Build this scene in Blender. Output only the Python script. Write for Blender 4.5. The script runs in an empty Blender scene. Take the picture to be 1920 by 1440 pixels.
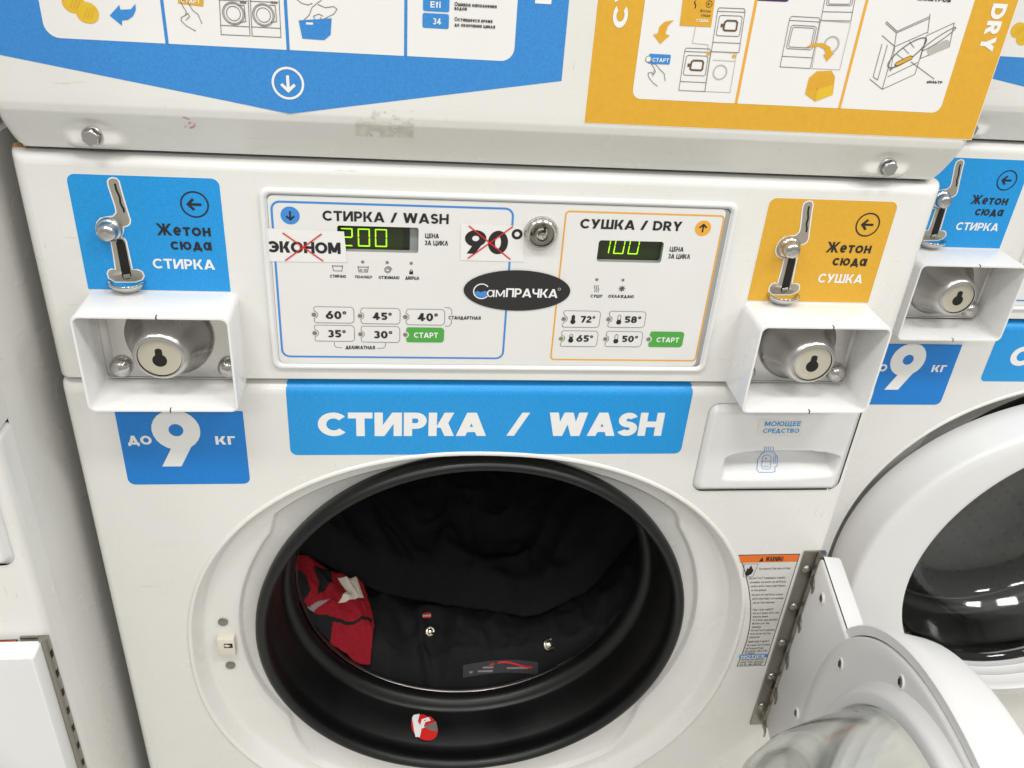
import bpy, bmesh, math, random
from mathutils import Vector, Matrix, noise
random.seed(7)
SC = bpy.context.scene
COL = SC.collection
PI = math.pi

# ------------------------------------------------------------------ camera, light, exposure
CAM = Vector((-0.0736, -0.6176, 1.3231))
RX = Vector((0.99234, -0.10252, 0.06881))
RU = Vector((-0.00594, 0.51760, 0.85560))
RF = Vector((0.12331, 0.84945, -0.51304))
FPX = 1640.0
cd = bpy.data.cameras.new('camera')
cd.sensor_width = 36.0
cd.lens = 36.0 * FPX / 1920.0
cd.clip_start = 0.02
cd.clip_end = 50
cam = bpy.data.objects.new('camera', cd)
COL.objects.link(cam)
m3 = Matrix((RX, RU, -RF)).transposed()
cam.matrix_world = Matrix.Translation(CAM) @ m3.to_4x4()
SC.camera = cam

w = bpy.data.worlds.new('World')
SC.world = w
w.use_nodes = True
nt = w.node_tree
bg = nt.nodes['Background']
tc = nt.nodes.new('ShaderNodeTexCoord')
sx = nt.nodes.new('ShaderNodeSeparateXYZ')
rp = nt.nodes.new('ShaderNodeValToRGB')
mr = nt.nodes.new('ShaderNodeMapRange')
nt.links.new(tc.outputs['Generated'], sx.inputs[0])
nt.links.new(sx.outputs['Z'], mr.inputs['Value'])
mr.inputs['From Min'].default_value = -1
mr.inputs['From Max'].default_value = 1
nt.links.new(mr.outputs[0], rp.inputs[0])
rp.color_ramp.elements[0].color = (0.34, 0.34, 0.32, 1)
rp.color_ramp.elements[0].position = 0.25
rp.color_ramp.elements[1].color = (0.95, 0.95, 0.91, 1)
rp.color_ramp.elements[1].position = 0.85
e = rp.color_ramp.elements.new(0.52)
e.color = (0.60, 0.60, 0.57, 1)
nt.links.new(rp.outputs[0], bg.inputs['Color'])
bg.inputs['Strength'].default_value = 0.66


def area(name, loc, sx_, sy_, energy, col=(1, 0.99, 0.965), rot=(0, 0, 0)):
    l = bpy.data.lights.new(name, 'AREA')
    l.shape = 'RECTANGLE'
    l.size, l.size_y = sx_, sy_
    l.energy = energy
    l.color = col
    o = bpy.data.objects.new(name, l)
    o.location = loc
    o.rotation_euler = rot
    COL.objects.link(o)


# ceiling lamps of the room (a row in front of the machines)
for i, (lx, ly) in enumerate(((-1.5, -1.0), (-0.3, -1.0), (0.9, -1.0), (2.1, -1.0), (-0.9, -2.6), (0.6, -2.6), (2.1, -2.6))):
    area('ceiling_lamp', (lx, ly, 2.75), 0.6, 0.3, 14.0)

SC.view_settings.view_transform = 'Standard'
SC.view_settings.look = 'None'
SC.view_settings.exposure = 0.11
SC.view_settings.gamma = 1.0
SC.view_settings.use_curve_mapping = False
SC.cycles.max_bounces = 10
SC.cycles.transmission_bounces = 8


# ------------------------------------------------------------------ pixel of the photo -> point of a real plane
def ray(px, py):
    return RX * ((px - 960) / FPX) - RU * ((py - 720) / FPX) + RF


def at(px, py, y=0.0):
    d = ray(px, py)
    p = CAM + d * ((y - CAM.y) / d.y)
    return (p.x, p.z)


def ats(pts, y=0.0):
    return [at(a, b, y) for a, b in pts]


def zoomed(pts, x0, y0, s):
    return [(x0 + a / s, y0 + b / s) for a, b in pts]


# ------------------------------------------------------------------ materials
MATS = {}


def mat(name, col, rough=0.5, metal=0.0, spec=0.5, coat=0.0, emit=None, es=0.0, var=0.0, vscale=60.0, bump=0.0, bscale=300.0,
        trans=0.0, ior=1.45, rvar=0.0):
    m = bpy.data.materials.new(name)
    m.use_nodes = True
    n = m.node_tree
    b = n.nodes['Principled BSDF']
    b.inputs['Base Color'].default_value = (*col, 1)
    b.inputs['Roughness'].default_value = rough
    b.inputs['Metallic'].default_value = metal
    b.inputs['Specular IOR Level'].default_value = spec
    b.inputs['Coat Weight'].default_value = coat
    b.inputs['Coat Roughness'].default_value = 0.12
    b.inputs['Transmission Weight'].default_value = trans
    b.inputs['IOR'].default_value = ior
    if emit:
        b.inputs['Emission Color'].default_value = (*emit, 1)
        b.inputs['Emission Strength'].default_value = es
    t = n.nodes.new('ShaderNodeTexCoord')
    if var > 0:
        nz = n.nodes.new('ShaderNodeTexNoise')
        nz.inputs['Scale'].default_value = vscale
        nz.inputs['Detail'].default_value = 5
        n.links.new(t.outputs['Object'], nz.inputs['Vector'])
        mx = n.nodes.new('ShaderNodeMix')
        mx.data_type = 'RGBA'
        mx.inputs['A'].default_value = (*[max(0, c * (1 - var)) for c in col], 1)
        mx.inputs['B'].default_value = (*[min(1, c * (1 + var)) for c in col], 1)
        r = n.nodes.new('ShaderNodeMapRange')
        r.inputs['From Min'].default_value = 0.32
        r.inputs['From Max'].default_value = 0.68
        n.links.new(nz.outputs['Fac'], r.inputs['Value'])
        n.links.new(r.outputs[0], mx.inputs['Factor'])
        n.links.new(mx.outputs['Result'], b.inputs['Base Color'])
    if rvar > 0:
        nz2 = n.nodes.new('ShaderNodeTexNoise')
        nz2.inputs['Scale'].default_value = 14
        nz2.inputs['Detail'].default_value = 6
        n.links.new(t.outputs['Object'], nz2.inputs['Vector'])
        r2 = n.nodes.new('ShaderNodeMapRange')
        r2.inputs['From Min'].default_value = 0.3
        r2.inputs['From Max'].default_value = 0.7
        r2.inputs['To Min'].default_value = max(0.02, rough - rvar)
        r2.inputs['To Max'].default_value = rough + rvar
        n.links.new(nz2.outputs['Fac'], r2.inputs['Value'])
        n.links.new(r2.outputs[0], b.inputs['Roughness'])
    if bump > 0:
        nb = n.nodes.new('ShaderNodeTexNoise')
        nb.inputs['Scale'].default_value = bscale
        nb.inputs['Detail'].default_value = 3
        n.links.new(t.outputs['Object'], nb.inputs['Vector'])
        bp = n.nodes.new('ShaderNodeBump')
        bp.inputs['Strength'].default_value = bump
        bp.inputs['Distance'].default_value = 0.002
        n.links.new(nb.outputs['Fac'], bp.inputs['Height'])
        n.links.new(bp.outputs['Normal'], b.inputs['Normal'])
    MATS[name] = m
    return m


def enamel(name, ca, cb, rough, coat, speck, scratch, scol=(0.24, 0.21, 0.17)):
    """painted steel with faint grime, specks, scratches and orange peel"""
    m = mat(name, ca, rough, coat=coat, bump=0.05, bscale=260, rvar=0.07)
    n = m.node_tree
    b = n.nodes['Principled BSDF']
    t = n.nodes.new('ShaderNodeTexCoord')
    big = n.nodes.new('ShaderNodeTexNoise')
    big.inputs['Scale'].default_value = 7
    big.inputs['Detail'].default_value = 8
    big.inputs['Roughness'].default_value = 0.65
    n.links.new(t.outputs['Object'], big.inputs['Vector'])
    r1 = n.nodes.new('ShaderNodeMapRange')
    r1.inputs['From Min'].default_value = 0.35
    r1.inputs['From Max'].default_value = 0.7
    n.links.new(big.outputs['Fac'], r1.inputs['Value'])
    mx = n.nodes.new('ShaderNodeMix')
    mx.data_type = 'RGBA'
    mx.inputs['A'].default_value = (*ca, 1)
    mx.inputs['B'].default_value = (*cb, 1)
    n.links.new(r1.outputs[0], mx.inputs['Factor'])
    # sparse dark specks and scuffs
    sp = n.nodes.new('ShaderNodeTexNoise')
    sp.inputs['Scale'].default_value = 55
    sp.inputs['Detail'].default_value = 9
    sp.inputs['Roughness'].default_value = 0.75
    mp = n.nodes.new('ShaderNodeMapping')
    mp.inputs['Scale'].default_value = (1.0, 1.0, 1.9)
    n.links.new(t.outputs['Object'], mp.inputs['Vector'])
    n.links.new(mp.outputs[0], sp.inputs['Vector'])
    r2 = n.nodes.new('ShaderNodeMapRange')
    r2.inputs['From Min'].default_value = speck
    r2.inputs['From Max'].default_value = speck + .05
    r2.inputs['To Max'].default_value = 0.75
    n.links.new(sp.outputs['Fac'], r2.inputs['Value'])
    mx2 = n.nodes.new('ShaderNodeMix')
    mx2.data_type = 'RGBA'
    mx2.inputs['B'].default_value = (*scol, 1)
    n.links.new(r2.outputs[0], mx2.inputs['Factor'])
    n.links.new(mx.outputs['Result'], mx2.inputs['A'])
    last = mx2.outputs['Result']
    for sc_, rot_, lo_ in (((9, 9, 150), (.2, .5, .3), scratch), ((140, 9, 12), (.1, .35, 0), scratch + .01)):
        mp2 = n.nodes.new('ShaderNodeMapping')
        mp2.inputs['Scale'].default_value = sc_
        mp2.inputs['Rotation'].default_value = rot_
        n.links.new(t.outputs['Object'], mp2.inputs['Vector'])
        s2 = n.nodes.new('ShaderNodeTexNoise')
        s2.inputs['Scale'].default_value = 2.2
        s2.inputs['Detail'].default_value = 6
        s2.inputs['Roughness'].default_value = .7
        n.links.new(mp2.outputs[0], s2.inputs['Vector'])
        r3 = n.nodes.new('ShaderNodeMapRange')
        r3.inputs['From Min'].default_value = lo_
        r3.inputs['From Max'].default_value = lo_ + .05
        r3.inputs['To Max'].default_value = 0.5
        n.links.new(s2.outputs['Fac'], r3.inputs['Value'])
        mx3 = n.nodes.new('ShaderNodeMix')
        mx3.data_type = 'RGBA'
        mx3.inputs['B'].default_value = (*[min(1, q * 1.6) for q in scol], 1)
        n.links.new(r3.outputs[0], mx3.inputs['Factor'])
        n.links.new(last, mx3.inputs['A'])
        last = mx3.outputs['Result']
    n.links.new(last, b.inputs['Base Color'])
    return m


enamel('white_enamel', (0.757, 0.747, 0.716), (0.720, 0.708, 0.672), 0.25, 0.25, 0.685, 0.66)
enamel('white_tube', (0.79, 0.78, 0.775), (0.765, 0.755, 0.745), 0.25, 0.3, 0.69, 0.67)
enamel('rubber', (0.0028, 0.003, 0.003), (0.005, 0.0052, 0.0052), 0.40, 0.0, 0.70, 0.75, (0.16, 0.16, 0.15))
mat('white_plastic', (0.745, 0.74, 0.735), 0.42, coat=0.08, var=0.02, vscale=9)
mat('overlay_white', (0.74, 0.73, 0.71), 0.32, var=0.015, vscale=20)
mat('paper_white', (0.78, 0.765, 0.75), 0.5, var=0.01, vscale=20)
mat('print_white', (0.80, 0.80, 0.79), 0.4)
mat('print_blue', (0.012, 0.285, 0.68), 0.36, var=0.12, vscale=900, bump=0.03, bscale=900)
mat('poster_blue', (0.040, 0.235, 0.60), 0.42, var=0.10, vscale=900, bump=0.03, bscale=900)
mat('deep_blue', (0.003, 0.19, 0.60), 0.36, var=0.10, vscale=900)
mat('print_yellow', (0.68, 0.37, 0.032), 0.42, var=0.03, vscale=300)
mat('coin_yellow', (0.72, 0.47, 0.03), 0.42)
mat('line_blue', (0.05, 0.24, 0.62), 0.4)
mat('line_orange', (0.78, 0.38, 0.045), 0.4)
mat('print_black', (0.018, 0.016, 0.017), 0.4)
mat('print_grey', (0.16, 0.15, 0.14), 0.5)
mat('light_grey', (0.45, 0.43, 0.40), 0.5)
mat('print_brown', (0.13, 0.085, 0.045), 0.5)
mat('print_green', (0.075, 0.36, 0.055), 0.4)
mat('print_red', (0.62, 0.02, 0.018), 0.4)
mat('print_orange', (0.75, 0.16, 0.02), 0.4)
mat('print_purple', (0.06, 0.02, 0.12), 0.4)
mat('logo_black', (0.022, 0.020, 0.021), 0.33, var=0.15, vscale=600)
mat('chrome', (0.60, 0.585, 0.555), 0.13, metal=1.0, rvar=0.05)
mat('satin_chrome', (0.53, 0.52, 0.50), 0.23, metal=1.0, rvar=0.09)
mat('lock_face', (0.68, 0.64, 0.55), 0.26, metal=1.0)
mat('steel_plate', (0.46, 0.43, 0.37), 0.42, metal=0.8, rvar=0.1)
mat('steel_hinge', (0.30, 0.28, 0.25), 0.34, metal=1.0, rvar=0.14, bump=0.15, bscale=90)
mat('dark_hole', (0.008, 0.007, 0.006), 0.7)
mat('seam_dark', (0.05, 0.042, 0.035), 0.8)
mat('rust', (0.35, 0.19, 0.08), 0.8, var=0.4, vscale=200)
mat('drum_steel', (0.13, 0.13, 0.125), 0.32, metal=1.0)
mat('lip_metal', (0.32, 0.30, 0.28), 0.3, metal=1.0)
mat('display_black', (0.012, 0.016, 0.010), 0.2)
mat('display_glow', (0.014, 0.020, 0.008), 0.25, emit=(0.12, 0.20, 0.02), es=0.05)
mat('led_green', (0.3, 0.8, 0.02), 0.4, emit=(0.50, 1.0, 0.01), es=0.80)
mat('bezel_grey', (0.33, 0.33, 0.32), 0.4)
mat('led_off', (0.20, 0.19, 0.17), 0.25)
mat('led_on', (0.14, 0.30, 0.06), 0.25)
mat('label_grey', (0.62, 0.61, 0.58), 0.45)
mat('tape', (0.74, 0.71, 0.64), 0.12, spec=0.6)
mat('catch_plastic', (0.68, 0.64, 0.54), 0.4)
mat('glue_residue', (0.64, 0.615, 0.555), 0.75, var=0.12, vscale=90)
mat('ink_pink', (0.72, 0.36, 0.38), 0.6, var=0.2, vscale=500)
mat('cloth_black', (0.0105, 0.0095, 0.0115), 0.85, spec=0.25, var=0.15, vscale=500, bump=0.35, bscale=700)
mat('cloth_navy', (0.0085, 0.008, 0.0098), 0.8, spec=0.3, var=0.15, vscale=400, bump=0.35, bscale=700)
mat('cloth_red', (0.25, 0.009, 0.016), 0.85, spec=0.2, var=0.12, vscale=300, bump=0.3, bscale=700)
mat('cloth_white', (0.66, 0.60, 0.50), 0.85)
mat('cloth_tag', (0.035, 0.034, 0.042), 0.7)
mat('cloth_grey', (0.22, 0.20, 0.20), 0.5)
mat('floor_tile', (0.55, 0.54, 0.50), 0.35, var=0.15, vscale=6)


def perforate(name):
    m = MATS[name]
    n = m.node_tree
    b = n.nodes['Principled BSDF']
    t = n.nodes.new('ShaderNodeTexCoord')
    v = n.nodes.new('ShaderNodeTexVoronoi')
    v.inputs['Scale'].default_value = 62
    v.inputs['Randomness'].default_value = 0.0
    r = n.nodes.new('ShaderNodeMapRange')
    r.inputs['From Min'].default_value = .22
    r.inputs['From Max'].default_value = .30
    mx = n.nodes.new('ShaderNodeMix')
    mx.data_type = 'RGBA'
    mx.inputs['A'].default_value = (.004, .004, .004, 1)
    mx.inputs['B'].default_value = (*b.inputs['Base Color'].default_value[:3], 1)
    n.links.new(t.outputs['Object'], v.inputs['Vector'])
    n.links.new(v.outputs['Distance'], r.inputs['Value'])
    n.links.new(r.outputs[0], mx.inputs['Factor'])
    n.links.new(mx.outputs['Result'], b.inputs['Base Color'])


perforate('drum_steel')


def glass():
    m = bpy.data.materials.new('door_glass')
    m.use_nodes = True
    n = m.node_tree
    b = n.nodes['Principled BSDF']
    b.inputs['Base Color'].default_value = (0.96, 0.975, 0.96, 1)
    b.inputs['Roughness'].default_value = 0.06
    b.inputs['Transmission Weight'].default_value = 1.0
    b.inputs['IOR'].default_value = 1.5
    MATS['door_glass'] = m


glass()


# ------------------------------------------------------------------ object helpers
def link(name, bm, mats, parent=None, smooth=None, loc=None, label=None):
    me = bpy.data.meshes.new(name)
    bm.normal_update()
    bm.to_mesh(me)
    bm.free()
    for k in ([mats] if isinstance(mats, str) else mats):
        me.materials.append(MATS[k])
    if smooth is not None:
        for p in me.polygons:
            p.use_smooth = True
        if smooth < 179:
            me.set_sharp_from_angle(angle=math.radians(smooth))
    o = bpy.data.objects.new(name, me)
    COL.objects.link(o)
    if loc is not None:
        o.location = loc
        me.transform(Matrix.Translation(-Vector(loc)))
    if parent is not None:
        o.parent = parent
        if parent.parent is not None or parent.type == 'MESH':
            pl = abs_loc(parent)
            o.location = Vector(o.location) - pl
    if label:
        o['label'] = label
    return o


def abs_loc(o):
    v = Vector(o.location)
    while o.parent is not None:
        o = o.parent
        v += Vector(o.location)
    return v


def empty(name, loc, label, cat, group=None):
    o = bpy.data.objects.new(name, None)
    COL.objects.link(o)
    o.location = loc
    o.empty_display_size = 0.1
    o['label'] = label
    o['category'] = cat
    if group:
        o['group'] = group
    return o


def face(bm, co, mi=0, smooth=False):
    f = bm.faces.new([bm.verts.new(c) for c in co])
    f.material_index = mi
    f.smooth = smooth
    return f


def box(bm, x0, x1, y0, y1, z0, z1, mi=0, bev=0.0):
    g = bmesh.ops.create_cube(bm, size=1.0)
    vs = g['verts']
    for v in vs:
        v.co = Vector(((x0 + x1) / 2 + v.co.x * (x1 - x0), (y0 + y1) / 2 + v.co.y * (y1 - y0), (z0 + z1) / 2 + v.co.z * (z1 - z0)))
    fs = set(f for v in vs for f in v.link_faces)
    for f in fs:
        f.material_index = mi
    if bev > 0:
        ed = list(set(e for v in vs for e in v.link_edges))
        bmesh.ops.bevel(bm, geom=ed, offset=bev, segments=2, affect='EDGES', profile=0.5)


def loft(bm, loops, mi=0, closed=True, smooth=True):
    rows = [[bm.verts.new(c) for c in lp] for lp in loops]
    for a, b in zip(rows, rows[1:]):
        n = len(a)
        for i in range(n if closed else n - 1):
            j = (i + 1) % n
            f = bm.faces.new((a[i], a[j], b[j], b[i]))
            f.material_index = mi
            f.smooth = smooth
    return rows


def cap(bm, lp, mi=0):
    return face(bm, lp, mi)


def lathe(bm, prof, cx, cz, n=48, mi=0, capend=True, capstart=False, ax='y', y0=0.0):
    """prof: (y, r) pairs; axis along Y through (cx, cz)"""
    loops = []
    for y, r in prof:
        loops.append([(cx + r * math.cos(2 * PI * i / n), y0 + y, cz + r * math.sin(2 * PI * i / n)) for i in range(n)])
    rows = loft(bm, loops, mi)
    if capend:
        f = bm.faces.new(rows[-1])
        f.material_index = mi
    if capstart:
        f = bm.faces.new(rows[0])
        f.material_index = mi
    return rows


def flat_with_holes(bm, outer, holes, y, mi=0):
    """planar sheet at depth y with holes"""
    ed = []
    for lp in [outer] + holes:
        vs = [bm.verts.new((p[0], y, p[1])) for p in lp]
        for i in range(len(vs)):
            ed.append(bm.edges.new((vs[i], vs[(i + 1) % len(vs)])))
    before = set(bm.faces)
    bmesh.ops.triangle_fill(bm, use_beauty=True, use_dissolve=False, edges=ed)
    for f in bm.faces:
        if f not in before:
            f.material_index = mi
            f.smooth = False


def rrect(x0, x1, z0, z1, r, n=6):
    if not isinstance(r, (tuple, list)):
        r = (r, r, r, r)          # bl, br, tr, tl
    out = []
    for (cx, cz, a0, rr) in ((x0, z0, 180, r[0]), (x1, z0, 270, r[1]), (x1, z1, 0, r[2]), (x0, z1, 90, r[3])):
        sx_ = 1 if cx == x0 else -1
        sz_ = 1 if cz == z0 else -1
        for k in range(n + 1):
            a = math.radians(a0 + 90 * k / n)
            out.append((cx + sx_ * rr + rr * math.cos(a), cz + sz_ * rr + rr * math.sin(a)))
    return out


def sup(a, bt, bb, n, cx, cz, k):
    """superellipse outline with different upper and lower half heights"""
    out = []
    for i in range(k):
        t = 2 * PI * i / k
        c, s = math.cos(t), math.sin(t)
        b = bt if s >= 0 else bb
        out.append((cx + a * math.copysign(abs(c) ** (2 / n), c), cz + b * math.copysign(abs(s) ** (2 / n), s)))
    return out


def offset_in(lp, d):
    """move a closed outline inwards by d (counter-clockwise outline)"""
    n = len(lp)
    out = []
    for i in range(n):
        p, q, r = Vector(lp[i - 1]), Vector(lp[i]), Vector(lp[(i + 1) % n])
        t = (r - p)
        if t.length < 1e-9:
            out.append(lp[i])
            continue
        t.normalize()
        nrm = Vector((-t.y, t.x))
        out.append(tuple(q + nrm * d))
    return out


# ------------------------------------------------------------------ lettering: a geometric bold face drawn from strokes
def glyph(ch, w):
    t = w * 0.92
    F = []

    def Rc(x0, z0, x1, z1):
        F.append([(x0, z0), (x1, z0), (x1, z1), (x0, z1)])

    def D(x0, z0, x1, z1, h):
        F.append([(x0, z0), (x0 + h, z0), (x1 + h, z1), (x1, z1)])

    def A(cx, cz, rx, rz, a0, a1, ww=None, wt=None):
        ww = w if ww is None else ww
        wt = t if wt is None else wt
        k = max(3, int(abs(a1 - a0) / 15))
        pr = None
        for i in range(k + 1):
            a = math.radians(a0 + (a1 - a0) * i / k)
            c, s = math.cos(a), math.sin(a)
            o, q = (cx + rx * c, cz + rz * s), (cx + (rx - ww) * c, cz + (rz - wt) * s)
            if pr:
                F.append([pr[0], o, q, pr[1]])
            pr = (o, q)

    h = w * 1.16
    U = ch.upper()
    low = {'A': 'А', 'B': 'В', 'C': 'С', 'E': 'Е', 'H': 'Н', 'K': 'К', 'M': 'М', 'O': 'О', 'P': 'Р', 'T': 'Т', 'X': 'Х'}
    L = low.get(U, U)
    W = 0.8
    if ch == 'i':
        Rc(0, 0, w, .72); Rc(0, .82, w, 1.0)
        return w, F
    if ch == 'f':
        Rc(.10, 0, .10 + w, .8); Rc(0, .58, .42, .58 + t * .8); A(.36, .74, .26, .26, 90, 180)
        return .44, F
    if ch == ' ':
        return 0.42, []
    if ch in 'еe' or (ch == 'ё'):
        A(.42, .5, .42, .5, 0, 318)
        Rc(w * .6, .5 - t / 2, .84 - w * .3, .5 + t * .45)
        return .86, F
    if ch in 'аa':
        A(.40, .5, .40, .5, 0, 360)
        Rc(.78 - w * .5, 0, .78 + w * .5, 1)
        return .80 + w * .5, F
    if ch == 'м' or L == 'М':
        W = 1.02
        Rc(0, 0, w, 1); Rc(W - w, 0, W, 1)
        D(W / 2 - h / 2, .12, w * .0, 1, h); D(W / 2 - h / 2, .12, W - h, 1, h)
    elif L == 'О':
        W = 1.0; A(.5, .5, .5, .5, 0, 360)
    elif L == 'С':
        W = .90; A(.5, .5, .5, .5, 42, 318)
    elif L == 'Э':
        W = .88; A(.38, .5, .5, .5, -138, 138); Rc(.3, .5 - t / 2, .85 - w * .5, .5 + t / 2)
    elif L == 'Т':
        W = .78; Rc(0, 1 - t, W, 1); Rc(W / 2 - w / 2, 0, W / 2 + w / 2, 1 - t)
    elif L == 'Г':
        W = .6; Rc(0, 0, w, 1); Rc(w, 1 - t, W, 1)
    elif L == 'И' or L == 'Й':
        W = .88; Rc(0, 0, w, 1); Rc(W - w, 0, W, 1); D(.0, 0, W - h, 1, h)
        if L == 'Й':
            Rc(W * .3, 1.1, W * .7, 1.1 + t * .7)
    elif L == 'N':
        W = .88; Rc(0, 0, w, 1); Rc(W - w, 0, W, 1); D(W - h, 0, 0, 1, h)
    elif L == 'П':
        W = .86; Rc(0, 0, w, 1); Rc(W - w, 0, W, 1); Rc(w, 1 - t, W - w, 1)
    elif L == 'Н':
        W = .86; Rc(0, 0, w, 1); Rc(W - w, 0, W, 1); Rc(w, .5 - t / 2, W - w, .5 + t / 2)
    elif L in 'РВБRDЯ':
        W = .74
        s = Rc
        if L == 'Р':
            Rc(0, 0, w, 1); A(.40, .655, .34, .345, -90, 90); Rc(w, 1 - t, .40, 1); Rc(w, .31, .40, .31 + t)
        elif L == 'R':
            W = .80
            Rc(0, 0, w, 1); A(.40, .67, .34, .33, -90, 90); Rc(w, 1 - t, .40, 1); Rc(w, .34, .40, .34 + t); D(W - h, 0, .26, .42, h)
        elif L == 'Я':
            W = .80
            Rc(W - w, 0, W, 1); A(.40, .67, .34, .33, 90, 270); Rc(.40, 1 - t, W - w, 1); Rc(.40, .34, W - w, .34 + t); D(0, 0, .26, .42, h)
        elif L == 'В':
            Rc(0, 0, w, 1); A(.38, .73, .30, .27, -90, 90); Rc(w, 1 - t, .38, 1); A(.40, .29, .34, .29, -90, 90); Rc(w, 0, .40, t); Rc(w, .5 - t * .5, .40, .5 + t * .5)
        elif L == 'Б':
            Rc(0, 0, w, 1); A(.40, .31, .34, .31, -90, 90); Rc(w, 0, .40, t); Rc(w, .62 - t, .40, .62); Rc(w, 1 - t, .68, 1)
        elif L == 'D':
            W = .88
            Rc(0, 0, w, 1); A(.38, .5, .5, .5, -90, 90); Rc(w, 0, .38, t); Rc(w, 1 - t, .38, 1)
    elif L in 'ЬЫ':
        W = .72 if L == 'Ь' else .98
        Rc(0, 0, w, 1); A(.38, .31, .34, .31, -90, 90); Rc(w, 0, .38, t); Rc(w, .62 - t, .38, .62)
        if L == 'Ы':
            Rc(W - w, 0, W, 1)
    elif L == 'К':
        W = .84; Rc(0, 0, w, 1); D(w * .9, .36, W - h * 1.05, 1, h); D(W - h, 0, w * 1.15, .60, h)
    elif L == 'Ж':
        W = 1.2; Rc(W / 2 - w / 2, 0, W / 2 + w / 2, 1)
        D(0, 0, W / 2 - h * .8, .55, h); D(W / 2 - h * .8, .45, 0, 1, h)
        D(W - h, 0, W / 2 - h * .2, .55, h); D(W / 2 - h * .2, .45, W - h, 1, h)
    elif L == 'А':
        W = 1.0; D(0, 0, W / 2 - h / 2, 1, h); D(W - h, 0, W / 2 - h / 2, 1, h); Rc(W * .22, .17, W * .78, .17 + t * .9)
    elif L == 'Л':
        W = .92; D(0, 0, W / 2 - h / 2, 1, h); D(W - h, 0, W / 2 - h / 2, 1, h)
    elif L == 'Д':
        W = 1.0; D(.12, t, W / 2 - h / 2, 1, h); D(W - h - .12, t, W / 2 - h / 2, 1, h); Rc(0, 0, W, t); Rc(0, -.16, w * .85, 0); Rc(W - w * .85, -.16, W, 0)
    elif L == 'W':
        W = 1.34; D(W * .27 - h / 2, 0, 0, 1, h); D(W * .27 - h / 2, 0, W / 2 - h / 2, 1, h); D(W * .73 - h / 2, 0, W / 2 - h / 2, 1, h); D(W * .73 - h / 2, 0, W - h, 1, h)
    elif L == 'V':
        W = .92; D(W / 2 - h / 2, 0, 0, 1, h); D(W / 2 - h / 2, 0, W - h, 1, h)
    elif L == 'У' or L == 'Y':
        W = .86
        if L == 'Y':
            D(W / 2 - h / 2, .4, 0, 1, h); D(W / 2 - h / 2, .4, W - h, 1, h); Rc(W / 2 - w / 2, 0, W / 2 + w / 2, .42)
        else:
            D(.16, 0, W - h, 1, h); D(W * .46 - h / 2, .38, 0, 1, h)
    elif L == 'Х':
        W = .9; D(0, 0, W - h, 1, h); D(W - h, 0, 0, 1, h)
    elif L in 'ШЩ':
        W = 1.16; Rc(0, 0, w, 1); Rc(W / 2 - w / 2, t, W / 2 + w / 2, 1); Rc(W - w, t, W, 1); Rc(w, 0, W, t)
        if L == 'Щ':
            Rc(W - w * .2, -.16, W + w * .7, t)
            W += w * .7
    elif L == 'Ц':
        W = .86; Rc(0, 0, w, 1); Rc(W - w, t, W, 1); Rc(w, 0, W, t); Rc(W - w * .2, -.16, W + w * .7, t)
        W += w * .7
    elif L == 'Ч':
        W = .78; Rc(W - w, 0, W, 1); A(.36, .72, .36, .36, 180, 270); Rc(0, .72, w, 1); Rc(.36, .36, W - w, .36 + t)
    elif L == 'Ю':
        W = 1.28; Rc(0, 0, w, 1); Rc(w, .5 - t / 2, .42, .5 + t / 2); A(.80, .5, .47, .5, 0, 360)
    elif L == 'Е':
        W = .66; Rc(0, 0, w, 1); Rc(w, 0, W, t); Rc(w, 1 - t, W, 1); Rc(w, .5 - t / 2, W * .94, .5 + t / 2)
    elif L == 'F':
        W = .64; Rc(0, 0, w, 1); Rc(w, 1 - t, W, 1); Rc(w, .46 - t / 2, W * .94, .46 + t / 2)
    elif L == 'L':
        W = .6; Rc(0, 0, w, 1); Rc(w, 0, W, t)
    elif L == 'U':
        W = .82; A(.41, .41, .41, .41, 180, 360); Rc(0, .41, w, 1); Rc(W - w, .41, W, 1)
    elif L == 'G':
        W = .95; A(.5, .5, .5, .5, 45, 330); Rc(.52, .38, .95, .38 + t)
    elif L == 'Q':
        W = 1.0; A(.5, .5, .5, .5, 0, 360); D(.8, -.05, .5, .3, h)
    elif L == 'I':
        W = w; Rc(0, 0, w, 1)
    elif L == 'J':
        W = .55; Rc(W - w, .3, W, 1); A(.275, .3, .275, .3, 180, 360)
    elif L == 'З' or L == '3':
        W = .70; rz = .25 + t / 4
        A(.35, 1 - rz, .33, rz, -90, 150); A(.35, rz, .35, rz, -150, 90); 
    elif L == 'S':
        W = .72; rz = .25 + t / 4
        A(.36, 1 - rz, .34, rz, 25, 270); A(.36, rz, .36, rz, -155, 90)
    elif L == '0':
        W = .72; A(.36, .5, .36, .5, 0, 360)
    elif L == '1':
        W = .42; Rc(W - w, 0, W, 1); D(0, .72, W - w - .04, 1, h)
    elif L == '2':
        W = .70; A(.35, .66, .34, .34, -10, 165); D(0, t, .46, .64, h); Rc(0, 0, W, t)
    elif L == '4':
        W = .80; Rc(W - .18 - w, 0, W - .18, 1); Rc(0, .2, W, .2 + t); D(0, .2, W - .18 - h, 1, h)
    elif L == '5':
        W = .70; A(.34, .33, .36, .33, -150, 110); Rc(.06, 1 - t, W - .04, 1); Rc(.06, .46, .06 + w, 1)
    elif L == '6':
        W = .76; A(.38, .35, .38, .35, 0, 360); D(.095, .50, .38, 1, h)
    elif L == '9':
        W = .76; A(.38, .65, .38, .35, 0, 360); D(.38 - h, 0, .665 - h, .50, h)
    elif L == '7':
        W = .70; Rc(0, 1 - t, W, 1); D(.12, 0, W - h, 1 - t, h)
    elif L == '8':
        W = .72; rz = .25 + t / 4
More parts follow.
